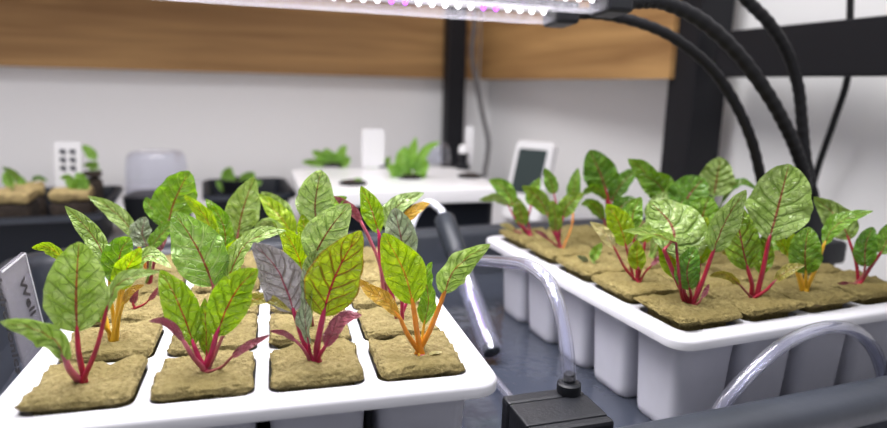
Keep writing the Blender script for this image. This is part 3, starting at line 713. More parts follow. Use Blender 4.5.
p.leaf('green', 'st_org', [(572, 225, 1.4)], [(573, 204, 2), (574, 188, 2), (578, 168, 2)], 7, 10, 'ovate', 1.2, .2)
p = Plant(at('R', 4, 0, -3), 'seedling at the far tray corner, in front of the white display', GR)
p.leaf('green', 'st_mag', [(519, 222)], [(514, 207, 0), (508, 194, .1), (500, 185, .1), (489, 180, .1)], 9, 10, 'ovate', 1.4, .2)
p.leaf('pale', 'st_mag', [(516, 220, -.3)], [(508, 205, -.4), (496, 197, -.5), (479, 200, -.6)], 5, 30, 'ovate', 1.0, .2)
p.leaf('greenred', 'st_mag', [], [(523, 226, -.2), (520, 212, -.3), (516, 197, -.3)], 8, 0, 'ovate', 1.4, .2)
p.leaf('green', 'st_mag', [(528, 222, .2)], [(531, 206, .4), (533, 193, .5), (540, 178, .5)], 7, 10, 'ovate', 1.3, .2)
p.leaf('cream', 'st_pink', [], [(515, 231, -.5), (508, 226, -.7), (500, 224, -.8)], 3.3, 20, 'strap', .9, .2)
# ---- right tray, inner cells
p = Plant(at('R', 3, 1, 0), 'seedling with one broad dark leaf held high against the white wall', GR)
p.leaf('dark', 'st_red', [(611, 225), (609, 205)], [(606, 190, .2), (602, 178, .2), (597, 166, .2), (590, 150, .2)], 17, 0, 'round', 1.7, .18, .1)
p.leaf('dark', 'st_red', [(612, 222, .4)], [(611, 202, .6), (618, 189, .7), (627, 178, .7), (638, 169, .6)], 9, 15, 'ovate', 1.3, .2)
p.leaf('green', 'st_red', [(609, 222, -.4)], [(606, 200, -.6), (599, 190, -.7), (591, 188, -.8), (582, 195, -.8)], 6, 30, 'ovate', 1.2, .2)
p.leaf('green', 'st_red', [(608, 232, -.4)], [(604, 220, -.6), (597, 208, -.7), (590, 203, -.8), (581, 204, -.8)], 7, 25, 'ovate', 1.2, .2)
p.leaf('dark', 'st_red', [(613, 226, 0)], [(616, 214, 0), (623, 205, 0), (635, 198, 0)], 9, 10, 'ovate', 1.2, .2)
p = Plant(at('R', 2, 1, 0), 'seedling with a fan of broad green leaves below the steel post', GR)
p.leaf('green', 'st_grn', [(652, 230, .6)], [(656, 197, 1), (651, 182, 1), (642, 169, 1), (628, 159, 1)], 11, 10, 'ovate', 1.3, .2, .1)
p.leaf('green', 'st_grn', [(658, 235, .2)], [(668, 207, .3), (664, 193, .4), (656, 182, .4), (643, 175, .4)], 14, 10, 'round', 1.3, .2, .12)
p.leaf('dark', 'st_grn', [(664, 235, -.3)], [(678, 216, -.5), (685, 202, -.5), (693, 190, -.4), (704, 178, -.3)], 20, 0, 'round', 1.3, .2, .14)
p.leaf('pale', 'st_grn', [(652, 240, -.3)], [(653, 222, -.5), (656, 208, -.5), (667, 192, -.5)], 10, 10, 'ovate', 1.2, .2)
p = Plant(at('R', 1, 1, 0), 'seedling with puckered dark leaves, behind the broad flat pale leaf', GR)
p.leaf('green', 'st_red', [(697, 262, 0)], [(699, 240, 0), (701, 224, 0), (704, 211, 0), (709, 196, 0)], 19, 0, 'round', 1.4, .2, .14)
p.leaf('dark', 'st_red', [(690, 262, .3)], [(685, 238, .4), (680, 222, .5), (680, 208, .5), (684, 197, .5)], 14, 0, 'round', 1.3, .2, .14)
p = Plant(at('R', 2, 2, 0), 'seedling with a round pale leaf raised beside the steel post', GR)
p.leaf('pale', 'st_grn', [(706, 230, 0)], [(714, 196, 0), (716, 184, 0), (718, 172, 0), (721, 157, 0)], 17, 0, 'round', 1.3, .18, .1)
p.leaf('dark', 'st_grn', [(710, 230, .3)], [(722, 203, .3), (731, 188, .3), (743, 182, .2), (758, 190, 0)], 5, 35, 'long', 1.1, .2)
p.leaf('dark', 'st_grn', [(700, 230, .4)], [(696, 200, .5), (694, 188, .5), (690, 175, .5)], 12, 0, 'round', 1.2, .2, .14)
p = Plant(at('R', 1, 2, 0), 'small olive-leaved seedling low behind the tallest seedling', GR)
p.leaf('strapg', 'st_brn', [(742, 265, -.2)], [(737, 257, -.4), (730, 251, -.5), (722, 248, -.6), (713, 252, -.7)], 6, 20, 'long', 1.1, .2)
p.leaf('green', 'st_grn', [(755, 262, .2)], [(765, 252, .3), (775, 244, .3), (787, 240, .3)], 7, 20, 'ovate', 1.0, .2)
p.leaf('strapg', 'st_brn', [(752, 266, -.2)], [(760, 258, -.3), (768, 255, -.3), (776, 258, -.3)], 4, 20, 'long', 1.0, .2)


# ------------------------------------------------------------------ grow lamp
lampb = fo + FU * (FW + 0.0145) + FV * 0.195 + Vector((0, 0, FZ))
lamp = empty('grow_lamp', lampb, 0, 'grow lamp with black goosenecks and light bars of white and purple diodes', 'lamp')
def lrel(o): o.parent = lamp; o.matrix_parent_inverse = Matrix.Translation(-lampb); return o
# clip gripping the rim of the flood tray
bm = bmesh.new(); Rr = Matrix.Rotation(FY, 3, 'Z')
box(bm, lampb + FU * .004 + Vector((0, 0, 0.0125)), (0.040, 0.05, 0.022), Rr, 0.004)
box(bm, lampb + FU * .0205 + Vector((0, 0, -0.018)), (0.006, 0.03, 0.046), Rr, 0.002)
box(bm, lampb - FU * .006 + Vector((0, 0, 0.04)), (0.03, 0.034, 0.04), Rr, 0.006)
lrel(sharp(link('clamp', bm, MAT['black'])))
def neck(pts, r, n=90):
    bm = bmesh.new()
    P = spline(pts, n)
    # ribbed flexible sleeve
    tube(bm, spline(pts, n * 3), lambda t: r * (1 + 0.05 * math.sin(t * n * 2.1)), 12)
    return lrel(link('gooseneck', bm, MAT['rubber']))
neck([aty(560, 15, .549), aty(597, 14, .55), aty(637, 22, .552), aty(674, 38, .555), aty(711, 68, .56), aty(735, 103, .564), aty(752, 142, .568), aty(762, 182, .572), aty(773, 218, .576), lampb + Vector((-.018, -.003, .05))], 0.0046)
neck([aty(611, 5, .48), aty(640, 1, .482), aty(666, 3, .485), aty(702, 21, .495), aty(737, 53, .515), aty(765, 90, .535), aty(784, 123, .55), aty(797, 152, .562), aty(805, 180, .57), lampb + Vector((-.008, 0, .055))], 0.0056)
third = Vector((0.20, 0.40, 0.47))
neck([third, aty(700, -70, .50), aty(728, -26, .53), aty(746, -1, .545), aty(769, 23, .56), aty(787, 52, .57), aty(798, 86, .575), aty(802, 122, .578), aty(806, 160, .58), lampb + Vector((.003, 0, .055))], 0.0050)
def bar(end, ang, L_, nd, pw=0.0):
    """light bar whose gooseneck end is at `end`, running away to the left: black back, row of domed diodes, clear cover below"""
    M_ = Matrix.Translation(end) @ Matrix.Rotation(ang, 4, 'Z') @ Matrix.Rotation(-0.10, 4, 'X')
    bm = bmesh.new()
    box(bm, (-L_ / 2 - 0.016, 0, 0.0065), (L_, 0.024, 0.005), None, 0.0015)
    hs = link('light_bar', bm, MAT['black'], smooth=False); hs.matrix_world = M_; lrel(hs)
    def child(name, bm, mat, sm=False): return link(name, bm, mat, hs, smooth=sm)
    bm = bmesh.new(); box(bm, (-L_ / 2 - 0.016, 0, 0.0031), (L_ - 0.004, 0.020, 0.0016), None, 0.0004)
    child('diode_board', bm, MAT['strip'])
    bm = bmesh.new(); box(bm, (-0.006, 0, 0.000), (0.022, 0.026, 0.018), None, 0.003)
    child('end_cap', bm, MAT['black'])
    # clear cover, a U-shaped trough hanging below the diodes
    bm = bmesh.new()
    P_ = [(0.0115, 0.004), (0.0115, -0.004), (0.008, -0.0075), (-0.008, -0.0075), (-0.0115, -0.004), (-0.0115, 0.004)]
    a_ = [bm.verts.new((-0.016, y, z)) for y, z in P_]; b_ = [bm.verts.new((-0.016 - L_, y, z)) for y, z in P_]
    for k in range(5): bm.faces.new((a_[k], a_[k + 1], b_[k + 1], b_[k]))
    bm.faces.new(b_)
    child('clear_cover', bm, MAT['lens'])
    first = {}
    for k in range(nd):
        pur = (k % 7) in (4, 5)
        x = -0.022 - k * (L_ - 0.012) / nd
        if pur not in first:
            bm = bmesh.new(); lathe(bm, [(0.0020, 0.0024), (0.0020, 0.0014), (0.0016, -0.0002), (0.0007, -0.0010)], 10)
            first[pur] = child('diode', bm, MAT['ledp' if pur else 'led']); first[pur].location = (x, 0, 0)
        else:
            c = first[pur].copy(); COL.objects.link(c); c.parent = hs; c.location = (x, 0, 0)
    if pw:
        l = bpy.data.lights.new('bar_glow', 'AREA'); l.shape = 'RECTANGLE'; l.size = L_ - 0.01; l.size_y = 0.018; l.spread = 2.2
        l.energy = pw; l.color = (1.0, 0.96, 1.0)
        o = bpy.data.objects.new('bar_glow', l); COL.objects.link(o); o.parent = hs; o.location = (-L_ / 2 - 0.016, 0, 0.0008)
    return hs
bar(aty(567, 15, .549), 0.36, 0.40, 36, 0.6)
bar(aty(618, 3, .48), 0.36, 0.42, 38, 0.6)
bar(third, 0.10, 0.42, 30, 1.5)

# ------------------------------------------------------------------ pump and tubes
pc = atz(556, 407, 0.0445); pz = 0.0345
pump = empty('water_pump', (pc.x, pc.y, 0.0060), 0.30, 'small black box pump with ringed outlet, between the two planting trays', 'pump')
pump.scale = (1.12, 1.12, 1.12)
bm = bmesh.new()
box(bm, (0, 0.013, pz / 2), (0.042, 0.009, pz), None, 0.0018, 2)
box(bm, (0, -0.002, pz / 2), (0.0415, 0.0205, pz - 0.0002), None, 0.0010, 2)
box(bm, (0, -0.0155, pz / 2), (0.042, 0.006, pz), None, 0.0018, 2)
link('housing', bm, MAT['black'], pump, smooth=False)
bm = bmesh.new(); box(bm, (0, -0.0190, pz * .45), (0.030, 0.0012, pz * .7), None, 0.0004)
for k in range(6): box(bm, (-0.0125 + k * .005, -0.0199, pz * .45), (0.0018, 0.0012, pz * .6))
link('intake_grille', bm, MAT['black'], pump, smooth=False)
oq = atz(566, 391, 0.0445)
ol = Matrix.Rotation(-0.30, 3, 'Z') @ Vector((oq.x - pc.x, oq.y - pc.y, 0)); 
ol = Vector((max(-.013, min(.013, ol.x)), max(-.008, min(.012, ol.y)), 0))
bm = bmesh.new(); lathe(bm, [(0.0056, pz - .0005), (0.0060, pz + .001), (0.0060, pz + .0048), (0.0050, pz + .0056), (0.0036, pz + .0056), (0.0030, pz + .0058), (0.0030, pz + .010), (0.0024, pz + .0105)], 24, Matrix.Translation((ol.x, ol.y, 0)))
sharp(link('outlet', bm, MAT['black'], pump), 0.6)
ow = Vector((pc.x, pc.y, 0)) + Matrix.Rotation(0.30, 3, 'Z') @ (ol * 1.12)
def pipe(name, pts, r, label, cat, mat='clear', n=70, sides=12):
    bm = bmesh.new(); tube(bm, spline(pts, n), r, sides, caps=False)
    # bore: inner wall, so that the hose has thickness
    tube(bm, spline(pts, n), r * 0.62, sides, caps=False)
    return tag(link(name, bm, MAT[mat]), label, cat)
y0 = ow.y
pipe('clear_tube', [ow + Vector((0, 0, 0.0060 + (pz + .0065) * 1.12)), aty(567, 352, y0 + .004), aty(563, 325, y0 + .01), aty(556, 298, y0 + .02), aty(545, 277, y0 + .035), aty(526, 265, y0 + .055), aty(502, 262, y0 + .09), aty(478, 260, y0 + .13), aty(462, 256, y0 + .17)], 0.0042,
     'clear hose rising from the pump outlet and bending over behind it', 'hose')
pipe('clear_tube', [aty(714, 420, .323), aty(726, 400, .326), aty(748, 375, .331), aty(776, 350, .338), aty(806, 333, .345), aty(836, 327, .353), aty(858, 333, .360), aty(874, 350, .367), aty(882, 372, .373), aty(883, 390, .3785)], 0.0040,
     'clear hose arching between the flood tray rim and a white planting tray', 'hose')
pipe('clear_tube', [atz(512, 400, .02), atz(497, 382, .013), atz(484, 366, .0115), atz(470, 345, .011)], 0.0030,
     'short clear hose lying flat, from the pump towards a white tray', 'hose')
# upright probe: clear cylinder with a dark collar and a milky hose on top
t0 = atz(492, 353, 0.0145); t1 = aty(456, 252, t0.y + .085); t2 = aty(444, 218, t0.y + .115)
prb = empty('air_stone_tube', t0, 0, 'clear cylinder with dark collar leaning in the gap between planting trays', 'tube')
bm = bmesh.new(); tube(bm, [p - t0 for p in spline([t0, t1], 10)], 0.0085, 20, caps=False); tube(bm, [p - t0 for p in spline([t0, t1], 10)], 0.0070, 20, caps=False)
link('cylinder', bm, MAT['dome'], prb)
bm = bmesh.new(); d_ = (t2 - t1).normalized()
tube(bm, [p - t0 for p in [t1 - d_ * .004, t1, t1 + d_ * .001, t1.lerp(t2, .5), t2 - d_ * .002, t2]], lambda t: 0.0098 if 0.1 < t < 0.95 else 0.0088, 20)
sharp(link('collar', bm, MAT['fitting'], prb), .6)
bm = bmesh.new(); tube(bm, [p - t0 for p in spline([t0 + d_ * .006, t0 - d_ * .0], 3)], 0.0066, 16)
link('foot', bm, MAT['fitting'], prb)
bm = bmesh.new(); q0 = t0 + (t1 - t0) * .10; q1 = t0 + (t1 - t0) * .9
tube(bm, [p - t0 for p in spline([q0, q1], 6)], 0.0024, 10)
link('reflection_rod', bm, plain('lilac_reflection', (0.42, 0.30, 0.50), .3), prb)  # lilac rod added in place of the purple reflections inside the tube
pipe('milky_hose', [t2 - d_ * .004, t2 + d_ * .008, aty(437, 207, t2.y + .008), aty(431, 203, t2.y + .01), aty(422, 206, t2.y + .008), aty(412, 225, t2.y), aty(405, 262, t2.y - .01)], 0.0034, 'thin milky white hose curling out of the dark collar', 'hose', 'hose', 40)

# ------------------------------------------------------------------ written plastic tag at the left
pA = aty(24, 251, 0.362); pB = aty(42, 322, 0.364)              # its right edge, top to bottom
right_dn = (pB - pA).normalized()
pC = aty(0, 265, 0.326); left_d = (pC - pA); left_d = (left_d - right_dn * left_d.dot(right_dn)).normalized()
ln = pA.z - 0.0066; ln = ln / -right_dn.z
nrm = left_d.cross(right_dn).normalized()
if nrm.dot(CAM - pA) < 0: nrm = -nrm
Mt = Matrix((left_d, right_dn, nrm)).transposed().to_4x4(); Mt.translation = pA
wt = 0.042
bm = bmesh.new()
loft(bm, [[Vector((x, y, z)) for x, y in rrect(wt, ln * .97, 0.003, 4, wt / 2, ln * .97 / 2)] for z in (-0.0006, 0.0006)], True, True)
tg = link('plant_tag', bm, MAT['tag'], smooth=False); tg.matrix_world = Mt
tag(tg, 'clear plastic plant tag with black handwriting, standing beside a white tray', 'plant tag')
bm = bmesh.new()
E_ = 0.0010
loft(bm, [[Vector((x, y, z)) for x, y in rrect(E_, ln * .9, .0003, 2, 0.0012, ln * .46)] for z in (0.0007, 0.0010)], True, True)
loft(bm, [[Vector((x, y, z)) for x, y in rrect(wt * .9, E_, .0003, 2, wt * .5, .0012)] for z in (0.0007, 0.0010)], True, True)
link('edge_bead', bm, MAT['white'], tg, smooth=False)
def text_part(body, size, org, xd, yd, par, name='lettering', mat='ink', shear=0.25, z=0.0009):
    cu = bpy.data.curves.new('t', 'FONT'); cu.body = body; cu.size = size; cu.shear = shear; cu.offset = size * 0.022; cu.space_character = 1.05; cu.extrude = 0.0001
    t = bpy.data.objects.new('t', cu); COL.objects.link(t); bpy.context.view_layer.update()
    me = bpy.data.meshes.new_from_object(t.evaluated_get(bpy.context.evaluated_depsgraph_get()))
    bpy.data.objects.remove(t); bpy.data.curves.remove(cu)
    xd = Vector(xd); yd = Vector(yd)
    for v in me.vertices: v.co = Vector(org) + xd * v.co.x + yd * v.co.y + Vector((0, 0, z + v.co.z))
    me.name = name; me.materials.clear(); me.materials.append(MAT[mat])
    o = bpy.data.objects.new(name, me); COL.objects.link(o); o.parent = par
    return o
# local axes of the tag: x runs left, y runs down; the writing runs down the tag
def on_tag(px, py):
    r_ = ray(px, py); q_ = CAM + r_ * ((pA - CAM).dot(nrm) / r_.dot(nrm))
    return Mt.inverted() @ q_
for body, p0, p1 in (('Well', (17, 280), (30, 318)), ('Hydroponics', (-9, 268), (16, 380))):
    A_, B_ = on_tag(*p0), on_tag(*p1); d_ = (B_ - A_); d_.z = 0
    n_ = Vector((-d_.y, d_.x, 0)).normalized()
    if n_.x > 0: n_ = -n_
    k_ = 0.52 * len(body)
    text_part(body, d_.length / k_, (A_.x, A_.y, 0), d_.normalized(), n_, tg)

# ------------------------------------------------------------------ black nursery trays at the back left
def nursery(name, front_right, wid, dep, ht, label):
    root = empty(name, front_right, FY, label, 'tray', 'black nursery trays at the back')
    bm = bmesh.new()
    def rr(off, z, ): return [Vector((x, y, z)) for x, y in rrect(wid + 2 * off, dep + 2 * off, .014 + off, 5, -wid / 2, dep / 2)]
    loft(bm, [rr(-.012, 0), rr(-.004, ht - .008), rr(.003, ht - .008), rr(.004, ht - .002), rr(.002, ht), rr(-.003, ht), rr(-.006, ht - .004), rr(-.014, .006)], True, True)
    o = link('tray_body', bm, MAT['navy'], root); sharp(o, .8)
    bm = bmesh.new(); loft(bm, [rr(.0045, ht - .007), rr(.0052, ht - .004), rr(.0045, ht - .001)])
    link('rim_band', bm, MAT['bin'], root)
    return root
na = nursery('nursery_tray', Vector((-0.387, 0.692, 0)), 0.40, 0.21, 0.062, 'black nursery tray filled with starter plugs, behind the flood tray')
nb = nursery('nursery_tray', Vector((-0.205, 0.850, 0)), 0.112, 0.15, 0.064, 'small black nursery tray between the clear dome and the hydroponic box')
# starter plugs standing in the first tray: a pot of soil with a fibrous mat on top
def ntp(px, py, y): return aty(px, py, y)
plugs = [(13, 214, .742, .046, 'tan-topped soil plug in the nursery tray front, farther from the marked card'), (73, 208, .765, .043, 'tan-topped soil plug in front of the marked card'), (-32, 214, .72, .045, 'tan-topped soil plug at the outer end of the nursery tray, mostly out of view'), (90, 196, .835, .032, 'tall dark soil plug without a tan top, beside the clear dome'), (26, 196, .80, .042, 'tan-topped soil plug in the rear row of the nursery tray')]
PLP = []
for i, (px, py, y, wd, desc) in enumerate(plugs):
    p = aty(px, py, y); p.z = 0.0070
    hgt = 0.072 if i < 3 else (0.090 if i == 3 else 0.070)
    root = empty('starter_plug', p, FY + .05 * i, desc, 'starter plug', 'starter plugs')
    bm = bmesh.new(); box(bm, (0, 0, hgt * .40), (wd, wd, hgt * .80), None, .005, 2)
    bmesh.ops.subdivide_edges(bm, edges=bm.edges[:], cuts=3, use_grid_fill=True)
    for v in bm.verts: v.co += Vector((1, 1, .3)) * .002 * noise.noise(v.co * 130 + Vector((i, 0, 0)))
    link('soil', bm, MAT['soil'], root)
    bm = bmesh.new(); box(bm, (0, 0, hgt * .80 + .006), (wd * 1.02, wd * 1.02, .0125 if i != 3 else .004), None, .003, 2)
    bmesh.ops.subdivide_edges(bm, edges=bm.edges[:], cuts=4, use_grid_fill=True)
    for v in bm.verts: v.co += Vector((1, 1, .8)) * .0025 * noise.noise(v.co * 120 + Vector((i * 3, 0, 0)))
    link('fibre_top', bm, MAT['peat' if i != 3 else 'soil'], root)
    PLP.append(p + Vector((0, 0, hgt * .80 + .0115)))
GS = 'sprouts in the starter plugs'
p = Plant(PLP[0], 'thin-leaved sprout in the tan plug farther from the marked card', GS, name='sprout')
p.leaf('bright', 'st_grn', [], [(12, 187), (8, 180), (4, 172)], 5, 10, 'ovate', .8)
p.leaf('green', 'st_grn', [], [(18, 182), (14, 174), (2, 167)], 4, 20, 'long', .8)
p = Plant(PLP[1], 'bright green sprout in the tan plug in front of the marked card', GS, name='sprout')
p.leaf('bright', 'st_grn', [], [(76, 188), (72, 184), (68, 178), (60, 178)], 5, 20, 'ovate', .8)
p.leaf('bright', 'st_grn', [], [(82, 190), (82, 184), (80, 178), (76, 173)], 6, 0, 'round', .8)
p.leaf('bright', 'st_grn', [], [(84, 190, -.5), (84, 186, -.5), (78, 184, -.5), (70, 190, -.5)], 6, 20, 'ovate', .8)
p = Plant(PLP[3], 'taller sprout in the bare dark soil plug beside the clear dome', GS, name='sprout')
p.leaf('bright', 'st_grn', [(97, 165)], [(96, 160), (92, 155), (88, 150), (80, 145)], 5, 0, 'ovate', .8)
p.leaf('bright', 'st_grn', [(100, 170)], [(98, 168), (95, 166), (90, 165), (83, 165)], 4.5, 20, 'ovate', .8)
p = Plant(PLP[4], 'low sprout with one long arching leaf in the small rear plug', GS, name='sprout')
p.leaf('dark', 'st_grn', [(30, 183)], [(32, 181), (38, 178), (48, 181)], 3, 30, 'long', .8)
p.leaf('bright', 'st_grn', [], [(26, 186), (20, 180), (16, 174)], 4, 10, 'ovate', .8)

# white card with dark marks
def standing_card(name, px0, px1, ytop, zb, y, label, cat, thick=.0015, mat='gloss', rz=.1, lean=-.12):
    pl = aty((px0 + px1) / 2, ytop, y); wd = (px1 - px0) / FPX * y * 1.02
    h = pl.z - zb
    bm = bmesh.new()
    loft(bm, [[Vector((x, yy, z)) for x, z in rrect(wd, h, .004, 4, 0, h / 2)] for yy in (-thick, thick)], True, True)
    bmesh.ops.recalc_face_normals(bm, faces=bm.faces[:])
    o = link(name, bm, MAT[mat], smooth=False); o.location = (pl.x, pl.y, zb); o.rotation_euler = (lean, 0, rz)
    tag(o, label, cat)
    return o, wd, h
cd_, wd, h = standing_card('plant_card', 49, 75, 142, 0.0062, .80, 'small white card with dark marks standing among the starter plugs', 'card')
bm = bmesh.new()
for r_ in range(3):
    for c_ in range(2):
        x = (-.18 + .36 * c_) * wd; z = h * (.90 - .085 * r_)
        box(bm, (x, -.0018, z), (wd * .22, .0006, h * .045)); box(bm, (x + wd * .06, -.0018, z - h * .02), (wd * .10, .0006, h * .03))
link('dark_marks', bm, plain('grey_ink', (0.10, 0.10, 0.12), .7), cd_, smooth=False)

# clear dome standing in the second tray
dc = aty(159, 200, .868)
dm = empty('humidity_dome', (dc.x, dc.y, .0), .1, 'clear rounded plastic dome on a black base between the nursery trays', 'dome')
bm = bmesh.new(); dz = aty(156, 151, .865).z
L_ = []
for s_, z in ((1.0, 0.052), (1.0, .058), (.98, dz * .55), (.95, dz * .8), (.90, dz * .93), (.80, dz * .985), (.6, dz)):
    L_.append(z3(rrect(.076 * s_, .070 * s_, .022 * s_, 6), z))
loft(bm, L_, False, True)
Li = []
for s_, z in ((.96, .058), (.94, dz * .55), (.91, dz * .8), (.86, dz * .92), (.76, dz * .97)):
    Li.append(z3(rrect(.076 * s_, .070 * s_, .022 * s_, 6), z))
link('dome_shell', bm, MAT['dome'], dm)
bm = bmesh.new(); loft(bm, [z3(rrect(.072, .064, .014, 5), 0.0), z3(rrect(.080, .072, .018, 5), .050), z3(rrect(.080, .072, .018, 5), .055), z3(rrect(.074, .066, .016, 5), .055)], True, True)
sharp(link('dome_base', bm, MAT['black'], dm), .7)
bm = bmesh.new()
for k in range(5): box(bm, (-.016 + .008 * k, -.004, dz * .985 + .0012), (.006, .010, .002), None, .0007)
link('top_glints', bm, MAT['gloss'], dm)  # white strips added as the light reflections on top of the dome
# seedling behind it
pp = aty(238, 196, .905); pp.z = 0.0068
pot = empty('nursery_pot', pp, 0, 'small black pot standing in the nursery tray beside the clear dome', 'pot')
bm = bmesh.new(); lathe(bm, [(.016, 0), (.021, .060), (.0225, .060), (.0225, .066), (.020, .066), (.019, .060)], 20); sharp(link('pot_body', bm, MAT['black'], pot), .7)
bm = bmesh.new(); lathe(bm, [(.0188, .0605), (.0188, .062), (.010, .0628)], 18); link('soil', bm, MAT['soil'], pot)
p = Plant(pp + Vector((0, 0, .0625)), 'lime green sprout in the small black pot beside the clear dome', GS, name='sprout')
p.leaf('bright', 'st_grn', [], [(232, 186), (229, 180), (228, 174), (231, 167)], 7, 0, 'round', .8)
p.leaf('bright', 'st_grn', [], [(236, 188), (228, 187), (223, 186), (216, 181)], 6, 10, 'ovate', .8)
p.leaf('bright', 'st_grn', [], [(242, 186), (246, 181), (250, 177), (254, 172)], 7, 10, 'round', .8)
p.leaf('bright', 'st_grn', [], [(244, 188), (250, 186), (256, 184), (262, 182)], 5, 20, 'ovate', .8)

# ------------------------------------------------------------------ white hydroponic box
hz = 0.090
hf = atz(303, 193, hz); HY = 0.30
hyd = empty('hydroponic_box', (hf.x, hf.y, 0), HY, 'low hydroponic box with white lid on a black tank', 'hydroponic box')
HW, HD = 0.246, 0.205
bm = bmesh.new()
loft(bm, [z3(rrect(HW + o_, HD + o_, .016, 6, HW / 2, HD / 2), z) for o_, z in ((0, hz - .017), (.002, hz - .016), (.002, hz - .003), (0, hz - .0005), (-.004, hz))], True, True)
sharp(link('lid', bm, MAT['gloss'], hyd), .7)
bm = bmesh.new()
loft(bm, [z3(rrect(HW - .02 - o_, HD - .02 - o_, .014, 6, HW / 2, HD / 2), z) for o_, z in ((.01, 0.0), (0, .01), (-.002, hz - .0172))], True, True)
sharp(link('water_tank', bm, MAT['navy'], hyd), .7)
def onlid(px, py): return atz(px, py, hz)
def pod(px, py, label, r=.017):
    q = onlid(px, py); root = empty('net_pot', (q.x, q.y, hz), 0, label, 'net pot', 'net pots on the white lid')
    bm = bmesh.new(); lathe(bm, [(r, .0003), (r * 1.02, .0024), (r * .9, .0034), (r * .8, .0030), (r * .4, .0026)], 20); sharp(link('collar', bm, MAT['black'], root), .7)
    bm = bmesh.new(); lathe(bm, [(r * .74, .0034), (r * .6, .0046), (r * .2, .005)], 16); link('plug', bm, MAT['soil'], root)
    return Vector((q.x, q.y, hz + .0045))
GP = 'plants on the white hydroponic box'
b1 = pod(353, 184, 'black net pot with a tiny sprout near the front edge of the white lid')
b2 = pod(470, 177, 'black net pot on the white lid, below the rear post')
b3 = pod(333, 166, 'black net pot under the leafy tuft nearer the clear dome', .015)
b4 = pod(410, 178, 'black net pot under the bushy bright green plant', .016)
b5 = pod(383, 167, 'black net pot under the small leaf cluster by the white plate', .013)
p = Plant(b1, 'tiny green sprout low in the net pot at the lid front', GP, name='sprout')
p.leaf('bright', 'st_grn', [], [(353, 182), (358, 180), (363, 181)], 2.5, 30, 'ovate', .6); p.leaf('bright', 'st_grn', [], [(353, 182), (357, 182, -.3), (361, 184, -.3)], 2, 30, 'ovate', .6)
p = Plant(b3, 'leafy green tuft on the white lid, nearer the clear dome', GP, name='sprout')
for a, h_ in (([(330, 163), (324, 158), (318, 154), (312, 151)], 5), ([(336, 163), (340, 157), (343, 150), (346, 145)], 5), ([(332, 164), (330, 158), (327, 152), (326, 148)], 6), ([(336, 165), (342, 163), (347, 160), (350, 157)], 6), ([(330, 165), (320, 163), (310, 162), (302, 162)], 4), ([(334, 166), (333, 162), (335, 157), (338, 154)], 7)):
    p.leaf('bright', 'st_grn', [], a, h_, 15, 'ovate', .8)
p = Plant(b4, 'bushy bright green plant in the middle of the white lid', GP, name='sprout')
for a, h_ in (([(408, 172), (404, 165), (403, 156), (406, 146)], 8), ([(412, 170), (420, 160), (428, 148), (440, 142)], 5), ([(414, 172), (420, 168), (424, 164), (427, 160)], 8), ([(406, 174), (398, 172), (392, 168), (386, 166)], 6), ([(408, 176), (402, 176), (396, 176), (390, 176)], 6), ([(412, 176), (418, 176), (422, 174), (427, 172)], 7), ([(410, 170), (410, 160), (413, 150), (416, 137)], 6), ([(410, 177, -.4), (406, 173, -.6), (404, 168, -.6)], 7)):
    p.leaf('bright', 'st_grn', [], a, h_, 15, 'ovate', .8)
p = Plant(b5, 'small leaf cluster beside the upright white plate on the lid', GP, name='sprout')
for a, h_ in (([(383, 164), (380, 160), (378, 156), (378, 152)], 4), ([(382, 165), (376, 165), (370, 166), (366, 168)], 3.5), ([(385, 164), (388, 160), (390, 157)], 3.5)):
    p.leaf('bright', 'st_grn', [], a, h_, 15, 'ovate', .8)
standing_card('white_plate', 362, 384, 129, hz + .0004, .935, 'upright white plate standing at the back of the white lid', 'plate', .003, 'gloss', .2, 0)
standing_card('plant_label', 466, 474, 126, hz + .005, .955, 'narrow white plant label standing on the lid by the rear post', 'plant label', .001, 'gloss', .2, -.03)
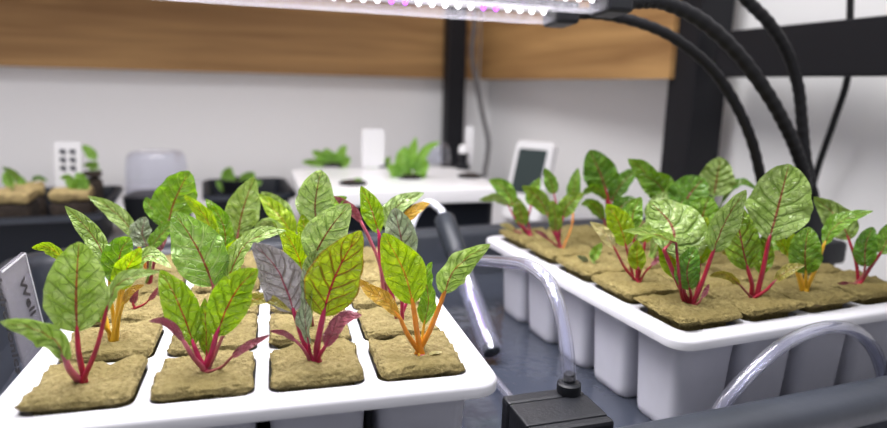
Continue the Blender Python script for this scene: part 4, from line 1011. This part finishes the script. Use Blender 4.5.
# dark feeder knob and clear cup beside it
q = onlid(463, 169)
kn = empty('float_valve', (q.x, q.y, hz), 0, 'black float valve with white cap on the white lid', 'valve')
bm = bmesh.new(); lathe(bm, [(.010, .0003), (.010, .006), (.006, .008), (.005, .018), (.007, .020), (.007, .024)], 18); sharp(link('valve_body', bm, MAT['black'], kn), .7)
bm = bmesh.new(); lathe(bm, [(.0075, .0242), (.0075, .032), (.005, .036)], 18); sharp(link('cap', bm, MAT['gloss'], kn), .7)
q = onlid(437, 163)
cup_ = empty('clear_cup', (q.x, q.y, hz + .0003), 0, 'small clear plastic cup upside down on the white lid', 'cup')
bm = bmesh.new(); lathe(bm, [(.022, 0), (.020, .022), (.016, .030), (.008, .033)], 22); link('cup_wall', bm, MAT['dome'], cup_)

# ------------------------------------------------------------------ weather display
yb = 0.98
c0 = aty(521, 218, yb); c0.z = 0.0
zt = aty(535, 142, yb + .03).z
ds = empty('weather_display', (c0.x, c0.y, 0.0045), -0.62, 'white framed display with dark screen, behind a white planting tray', 'display')
Wd, Hd = 0.068, zt + .001
def tilt(bm):
    R_ = Matrix.Rotation(-.34, 3, 'X')
    for v in bm.verts: v.co = R_ @ v.co
bm = bmesh.new()
loft(bm, [[Vector((x, yy, z)) for x, z in rrect(Wd - o_, Hd - o_, .009, 6, 0, Hd / 2 + .001)] for o_, yy in ((.004, -.0085), (0, -.006), (0, .006), (.004, .009))], True, True)
bmesh.ops.recalc_face_normals(bm, faces=bm.faces[:]); tilt(bm)
sharp(link('frame', bm, MAT['gloss'], ds), .7)
bm = bmesh.new()
loft(bm, [[Vector((x, yy, z)) for x, z in rrect(Wd * .74, Hd * .56, .003, 4, 0, Hd * .62)] for yy in (-.0092, -.0083)], True, True)
bmesh.ops.recalc_face_normals(bm, faces=bm.faces[:]); tilt(bm)
link('screen', bm, MAT['screen'], ds, smooth=False)
bm = bmesh.new(); box(bm, (0, .062, Hd * .28), (.03, .004, Hd * .56), Matrix.Rotation(.12, 3, 'X'), .001)
link('stand_leg', bm, MAT['gloss'], ds, smooth=False)

bpy.context.view_layer.update()
